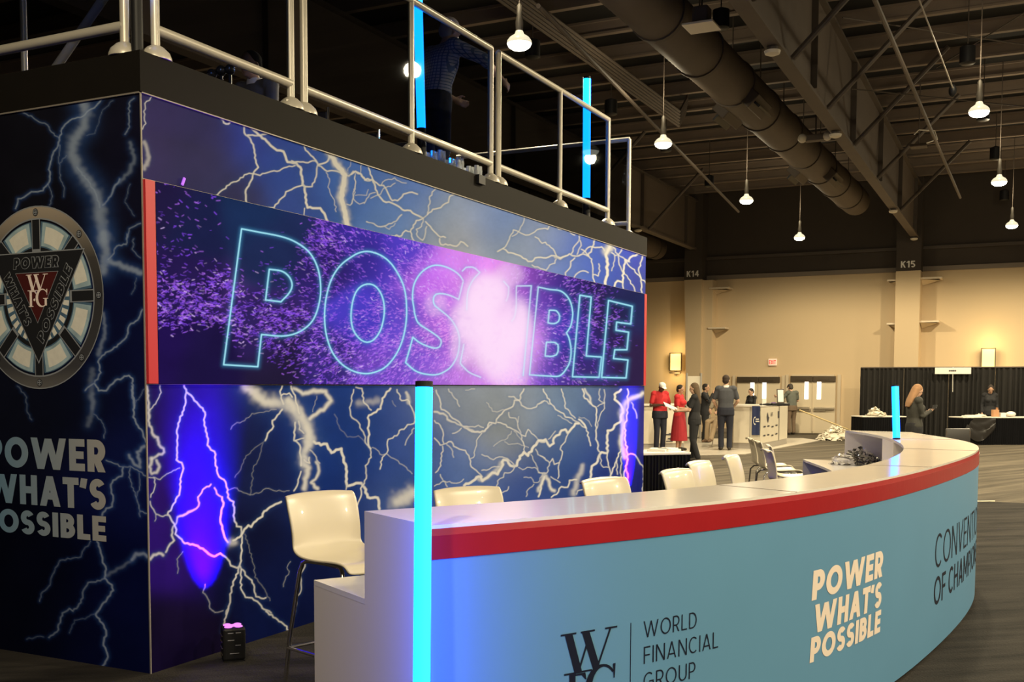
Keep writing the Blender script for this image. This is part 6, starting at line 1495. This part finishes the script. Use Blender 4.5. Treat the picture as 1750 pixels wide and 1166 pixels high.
kp2(seg_poly(a, b, [(.62, .205), (.69, .24), (.72, .21), (.78, .20), (.70, .19)], .012), 'wing_mark', M['mark'])
c0, c1 = at(1186, 756, 2, 0), at(1217, 756, 2, 0)
t = thing('standing_counter', 'narrow pale counter with an upright panel behind the seated person', 'counter', (c0.x, c0.y, .012), math.atan2((c1-c0).y, (c1-c0).x)); w_ = (c1-c0).length
MB().box((w_/2, .2, 1.07), (w_+.1, .5, .05)).build('counter_top', M['table_white'], t); 
for x in (.08, w_-.05): MB().box((x, .2, .53), (.07, .07, 1.05)).build('leg', M['kick'], t)
MB().box((w_*.5, .3, .62), (w_, .04, .07)).build('cross_rail', M['kick'], t); MB().box((w_*.52, 1.25, .95), (w_*.82, .05, 1.75)).build('upright_panel', M['kiosk'], t); MB().box((w_*.93, 1.24, .98), (.05, .07, 1.86)).build('panel_post', M['kick'], t)
MB().box((w_*.12, 1.24, .98), (.05, .07, 1.86)).build('panel_post', M['kick'], t)
# the seat under the sitting person
pp = floor_at(1229, 764); t = thing('counter_stool', 'thin-legged stool under the person in beige trousers', 'stool', (pp.x, pp.y, .013), hd(140)-math.pi/2)
MB().lathe([(.17, .62), (.185, .645), (.17, .665)], (0, -.1, 0), 18).build('seat', M['kick'], t, smooth=True)
for a_, b_ in ((-1, -1), (1, -1), (-1, 1), (1, 1)): MB().tube([(a_*.10, -.1+b_*.10, .63), (a_*.17, -.1+b_*.17, 0)], .011, 8).build('leg', M['steel'], t)

# ------------------------------------------------------------------ drape, tables and clutter on the right
M['drape'] = mat('black_drape', (.010, .0085, .007), .85, noise=.35, nscale=2)
DX = 34.2
yl, yr = at(1471, 640, 0, DX).y, -9.0
ztop = at(1600, 628.3, 0, DX).z
t = thing('drape_wall', 'black pipe-and-drape curtain wall along the right of the far wall', 'curtain', (DX, yl, 0))
def pan(y0, y1, n, nm):
    mb = MB(); N = n*8; vs = []
    for i in range(N+1):
        u = i/N; y = y0+(y1-y0)*u; o = .045*math.sin(u*n*2*math.pi+1.2*math.sin(u*n*1.3)); vs += [(o*1.3, y-yl, .02), (o, y-yl, ztop*.5), (o*.6, y-yl, ztop-.02)]
    mb.add(vs, [(3*i+j, 3*i+3+j, 3*i+4+j, 3*i+1+j) for i in range(N) for j in (0, 1)]); mb.build('drape_panel', M['drape'], t, smooth=True)
y = yl; w_ = 1.25
while y > yr: pan(y, y-w_, 9, ''); y -= w_
MB().tube([(-.01, 0, ztop), (-.01, yr-yl, ztop)], .022, 8).build('top_pipe', M['ceil_dark'], t)
for j in range(4): MB().tube([(.06, -3.05*j, 0), (.06, -3.05*j, ztop)], .022, 8).build('upright_pipe', M['steel'], t)
a, b = at(1598, 628.5, 0, DX-.15), at(1659.5, 639.5, 0, DX-.15)
t = thing('hanging_sign', 'long white sign board hanging at the top of the black drape', 'sign', (DX-.15, (a.y+b.y)/2, (a.z+b.z)/2))
MB().box((0, 0, 0), (.02, a.y-b.y, a.z-b.z), bev=.006).build('board', M['paper'], t)
for k_, (y0, w2) in enumerate(((.085, .05), (.03, .045), (-.02, .05), (-.07, .04))): MB().box((-.012, y0, 0), (.002, w2, .045)).build('print_mark', M['mark'], t)
MB().tube([(0, 0, .05), (0, 0, ztop-(a.z+b.z)/2), (.15, 0, ztop-(a.z+b.z)/2)], .012, 6).build('hanger', M['steel'], t); MB().tube([(0, 0, -.1), (0, -.01, -.62)], .008, 6).build('cord', M['paper'], t)
def crumple(name, c, size, n, m, label, cat, seed, fl=.5):
    """heap of crumpled film: many bent facets over a mound"""
    rr = random.Random(seed); mb = MB()
    for i in range(n):
        a = rr.uniform(0, 2*math.pi); q = rr.random()**.5; x = math.cos(a)*q*size[0]/2; y = math.sin(a)*q*size[1]/2; hz = size[2]*(1-q**1.6)*rr.uniform(.25, 1)
        r = rr.uniform(.5, 1.2)*size[2]*fl; pts = []
        for j in range(5):
            b = 2*math.pi*j/5+rr.uniform(-.4, .4); pts.append(Vector((x+r*math.cos(b)*rr.uniform(.5, 1.2), y+r*math.sin(b)*rr.uniform(.5, 1.2), max(.003, hz+rr.uniform(-.6, .6)*r))))
        mid = Vector((x, y, max(.004, hz+rr.uniform(-.2, .7)*r))); mb.add(pts+[mid], [(j, (j+1) % 5, 5) for j in range(5)])
    mb.ball((0, 0, size[2]*.22), (size[0]*.42, size[1]*.42, size[2]*.36), 14, 8)
    mb.v = [(v[0], v[1], max(v[2], .002)) for v in mb.v]
    me = mb.mesh(name); o = link(name, me, m); o.location = c; return tag(o, label, cat)
M['film'] = mat('milky_plastic_film', (.72, .66, .54), .35, spec=.6); M['foil'] = mat('silver_foil', (.62, .60, .56), .12, metal=.95)
c = at(1428, 751, 2, 0); crumple('plastic_sheeting', c, (2.0, 1.0, .42), 340, M['film'], 'crumpled pale plastic sheeting on the floor near the double doors', 'sheeting', 3, .22)
# long pole from the person at the doors down to the sheeting
p0, p1 = deep(1366, 701, 33.0), deep(1453, 735.5, 33.4); o = MB().tube([p0, p1], .022, 8).build('long_pole', mat('yellow_wood_pole', (.62, .48, .24), .5), smooth=True); tag(o, 'long yellowish pole slanting from the person at the doors to the floor', 'pole')
def table_px(x0, x1, ytop, z, label, n):
    a, b = at(x0, ytop, 2, z), at(x1, ytop, 2, z); ang = math.atan2((b-a).y, (b-a).x); w_ = (b-a).length; nv = Vector((-math.sin(ang), math.cos(ang), 0)); nv = nv if nv.x > 0 else -nv
    c = (a+b)/2+nv*.35; c.z = 0; t = skirted_table(label, c, w_, .72, z, ang, n); return a, b, nv, ang
ta, tb, tn, tang = table_px(1474, 1549, 711.5, .75, 'black-skirted table at the left part of the drape behind the fair-haired person', 20)
pp = ta.lerp(tb, .42)+tn*.3; crumple('tissue_heap', Vector((pp.x, pp.y, .75)), (.75, .5, .26), 60, M['film'], 'heap of crumpled pale packing on the left skirted table', 'packing', 5, .35)
ra, rb, rn, rang = table_px(1645, 1800, 713, .75, 'long black-skirted table near the right edge with boxes on it', 40)
# swagged cloth on the right table's front
k = MB(); vs = []; n = 16
for j in range(9):
    v = j/8
    for i in range(n+1):
        u = i/n; x = .30+u*.62-(v*.25*(1-u)); z = .73-.62*v*(.45+.55*(1-abs(2*u-1)**2))-.05*math.sin(v*14+u*3)*v; p = ra.lerp(rb, x/((rb-ra).length)); vs.append((p.x-rn.x*(.03+.03*math.sin(v*16+u*5)*.5+.02), p.y-rn.y*(.05), z))
k.add(vs, [(j*(n+1)+i, j*(n+1)+i+1, (j+1)*(n+1)+i+1, (j+1)*(n+1)+i) for j in range(8) for i in range(n)]); o = k.build('swagged_cloth', mat('black_satin', (.02, .018, .017), .35), smooth=True); tag(o, 'black satin cloth draped in folds on the front of the long skirted table', 'cloth')
def on_table(px, dep): u = (px-1645)/(1800-1645); p = ra.lerp(rb, u)+rn*dep; return Vector((p.x, p.y, .75))
M['orange_box'] = mat('tan_card_box', (.50, .26, .13), .6)
for px, nm, lab, d, m in ((1668, 'paper_pile', 'flat white papers at the left of the long skirted table', (.42, .3, .035), M['paper']), (1708, 'card_box', 'tan upright box on the long skirted table', (.16, .12, .19), M['orange_box']), (1720, 'white_box', 'small white box right of the tan upright box', (.15, .14, .11), M['paper'])):
    k = MB().box((0, 0, d[2]/2), d, bev=.006)
    if nm == 'paper_pile': k.box((.06, .02, d[2]+.006), (.36, .26, .012), Matrix.Rotation(R(8), 3, 'Z'))
    if nm == 'card_box': k.box((.05, 0, d[2]+.03), (.008, .1, .06))
    o = k.build(nm, m); o.location = on_table(px, .22); o.rotation_euler = (0, 0, rang); tag(o, lab, 'box' if 'box' in nm else 'papers')
crumple('tissue_heap', on_table(1690, .42), (.5, .3, .12), 40, M['film'], 'low heap of pale packing left of the tan box', 'packing', 8, .4)
o = MB().ball((0, 0, .06), (.19, .13, .075), 16, 8).build('white_bundle', M['paper'], smooth=True); o.location = on_table(1736, .25)+Vector((0, 0, .012)); tag(o, 'rounded white bundle at the right of the small white box', 'bundle')
# dark chair beside the fair-haired person
p = deep(1628, 735, 18.8); p.z = 0
t = thing('padded_chair', 'dark padded chair with its back to us beyond the bar curve', 'chair', p, hd(0)-math.pi/2)
M['vinyl'] = mat('dark_vinyl', (.030, .028, .027), .45)
MB().box((0, -.22, .66), (.44, .05, .36), bev=.022).build('backrest', M['vinyl'], t, smooth=True); MB().box((0, .02, .45), (.46, .46, .07), bev=.025).build('seat', M['vinyl'], t, smooth=True)
for a_ in (-1, 1):
    MB().tube([(a_*.2, .2, .42), (a_*.21, .22, 0)], .013, 8).build('leg', M['ceil_dark'], t); MB().tube([(a_*.2, -.24, .80), (a_*.2, -.21, .44), (a_*.21, -.27, 0)], .013, 8).build('leg', M['ceil_dark'], t)

# foil decorations lying in the bar's open shelf
pp = at(1468, 783, 2, DH); crumple('foil_garland', Vector((at(1470, 793, 2, DH).x, at(1470, 793, 2, DH).y, DH)), (.52, .42, .17), 520, M['foil'], 'tangled silver foil decoration heaped on the desk inside the bar', 'decoration', 11, .17)
crumple('clear_wrapper', Vector((at(1444, 794, 2, DH).x, at(1444, 794, 2, DH).y, DH)), (.30, .28, .14), 110, mat('clear_wrap', (.75, .72, .66), .12, spec=.8, metal=.3), 'clear crinkled wrap left of the silver foil heap', 'wrapping', 12, .22)

# ------------------------------------------------------------------ furniture and bits on the deck
def deck_chair(label, x, y, rz):
    t = thing('deck_chair', label, 'chair', (x, y, DZ), rz, 'dark chairs on the deck')
    MB().box((0, -.21, .72), (.44, .03, .40), bev=.012).build('backrest', M['vinyl'], t); MB().box((0, 0, .45), (.45, .45, .05), bev=.02).build('seat', M['vinyl'], t)
    for a_ in (-1, 1):
        MB().tube([(a_*.22, -.22, .96), (a_*.22, -.20, .46), (a_*.22, -.24, 0)], .014, 8).build('leg', M['steel'], t); MB().tube([(a_*.21, .2, .45), (a_*.21, .22, 0)], .014, 8).build('leg', M['steel'], t)
    return t
for _px, _py, _D, _lab in ((506, 186, 10.3, 'dark chair with a metal frame behind the left part of the long middle railing'), (598, 226, 11.2, 'dark chair seen under the middle of the long bottom rail'), (656, 246, 11.6, 'dark chair seen under the bottom rail, left of the checked-shirt guest')):
    _q = deep(_px, _py, _D); deck_chair(_lab, _q.x, _q.y, hd(160)-math.pi/2)
for j, (px, py) in enumerate(((362, 127), (378, 121), (393, 119))):
    p = deep(px, py, 7.4); t = thing('globe_lamp', ('left', 'middle', 'right')[j]+' of three dark glossy globes on a low stand behind the corner railing', 'ornament', (p.x, p.y, DZ), 0, 'dark globes on the deck')
    MB().ball((0, 0, p.z-DZ), .036, 16, 12).build('globe', mat('dark_glossy_glass', (.03, .028, .025), .08, coat=.6), t, smooth=True); MB().tube([(0, 0, 0), (0, 0, p.z-DZ-.03)], .012, 8).build('stand', M['black'], t)
for j, (px, py, lab, s_) in enumerate(((735, 264, 'left', .30), (766, 276.5, 'middle', .30), (797, 290, 'right', .30))):
    p = deep(px, py, 8.9); t = thing('glassware_rack', lab+' of three racks of sparkling glassware seen under the bottom rail', 'rack', (p.x, p.y, DZ), 0, 'glassware racks on the deck')
    hh = p.z-DZ+.05
    MB().box((0, 0, hh/2-.09), (.11, .30, hh-.18)).build('crate', M['black'], t)
    rr = random.Random(j)
    for a_ in range(2):
        for b_ in range(4): MB().lathe([(.018, 0), (.023, .10), (.020, .14)], (-.026+.052*a_, -.11+.073*b_, hh-.17), 10).build('glass', mat('clear_glass', (.7, .75, .8), .08, spec=.8, metal=.5) if 'gl' not in globals() else gl, t); gl = bpy.data.materials['clear_glass']
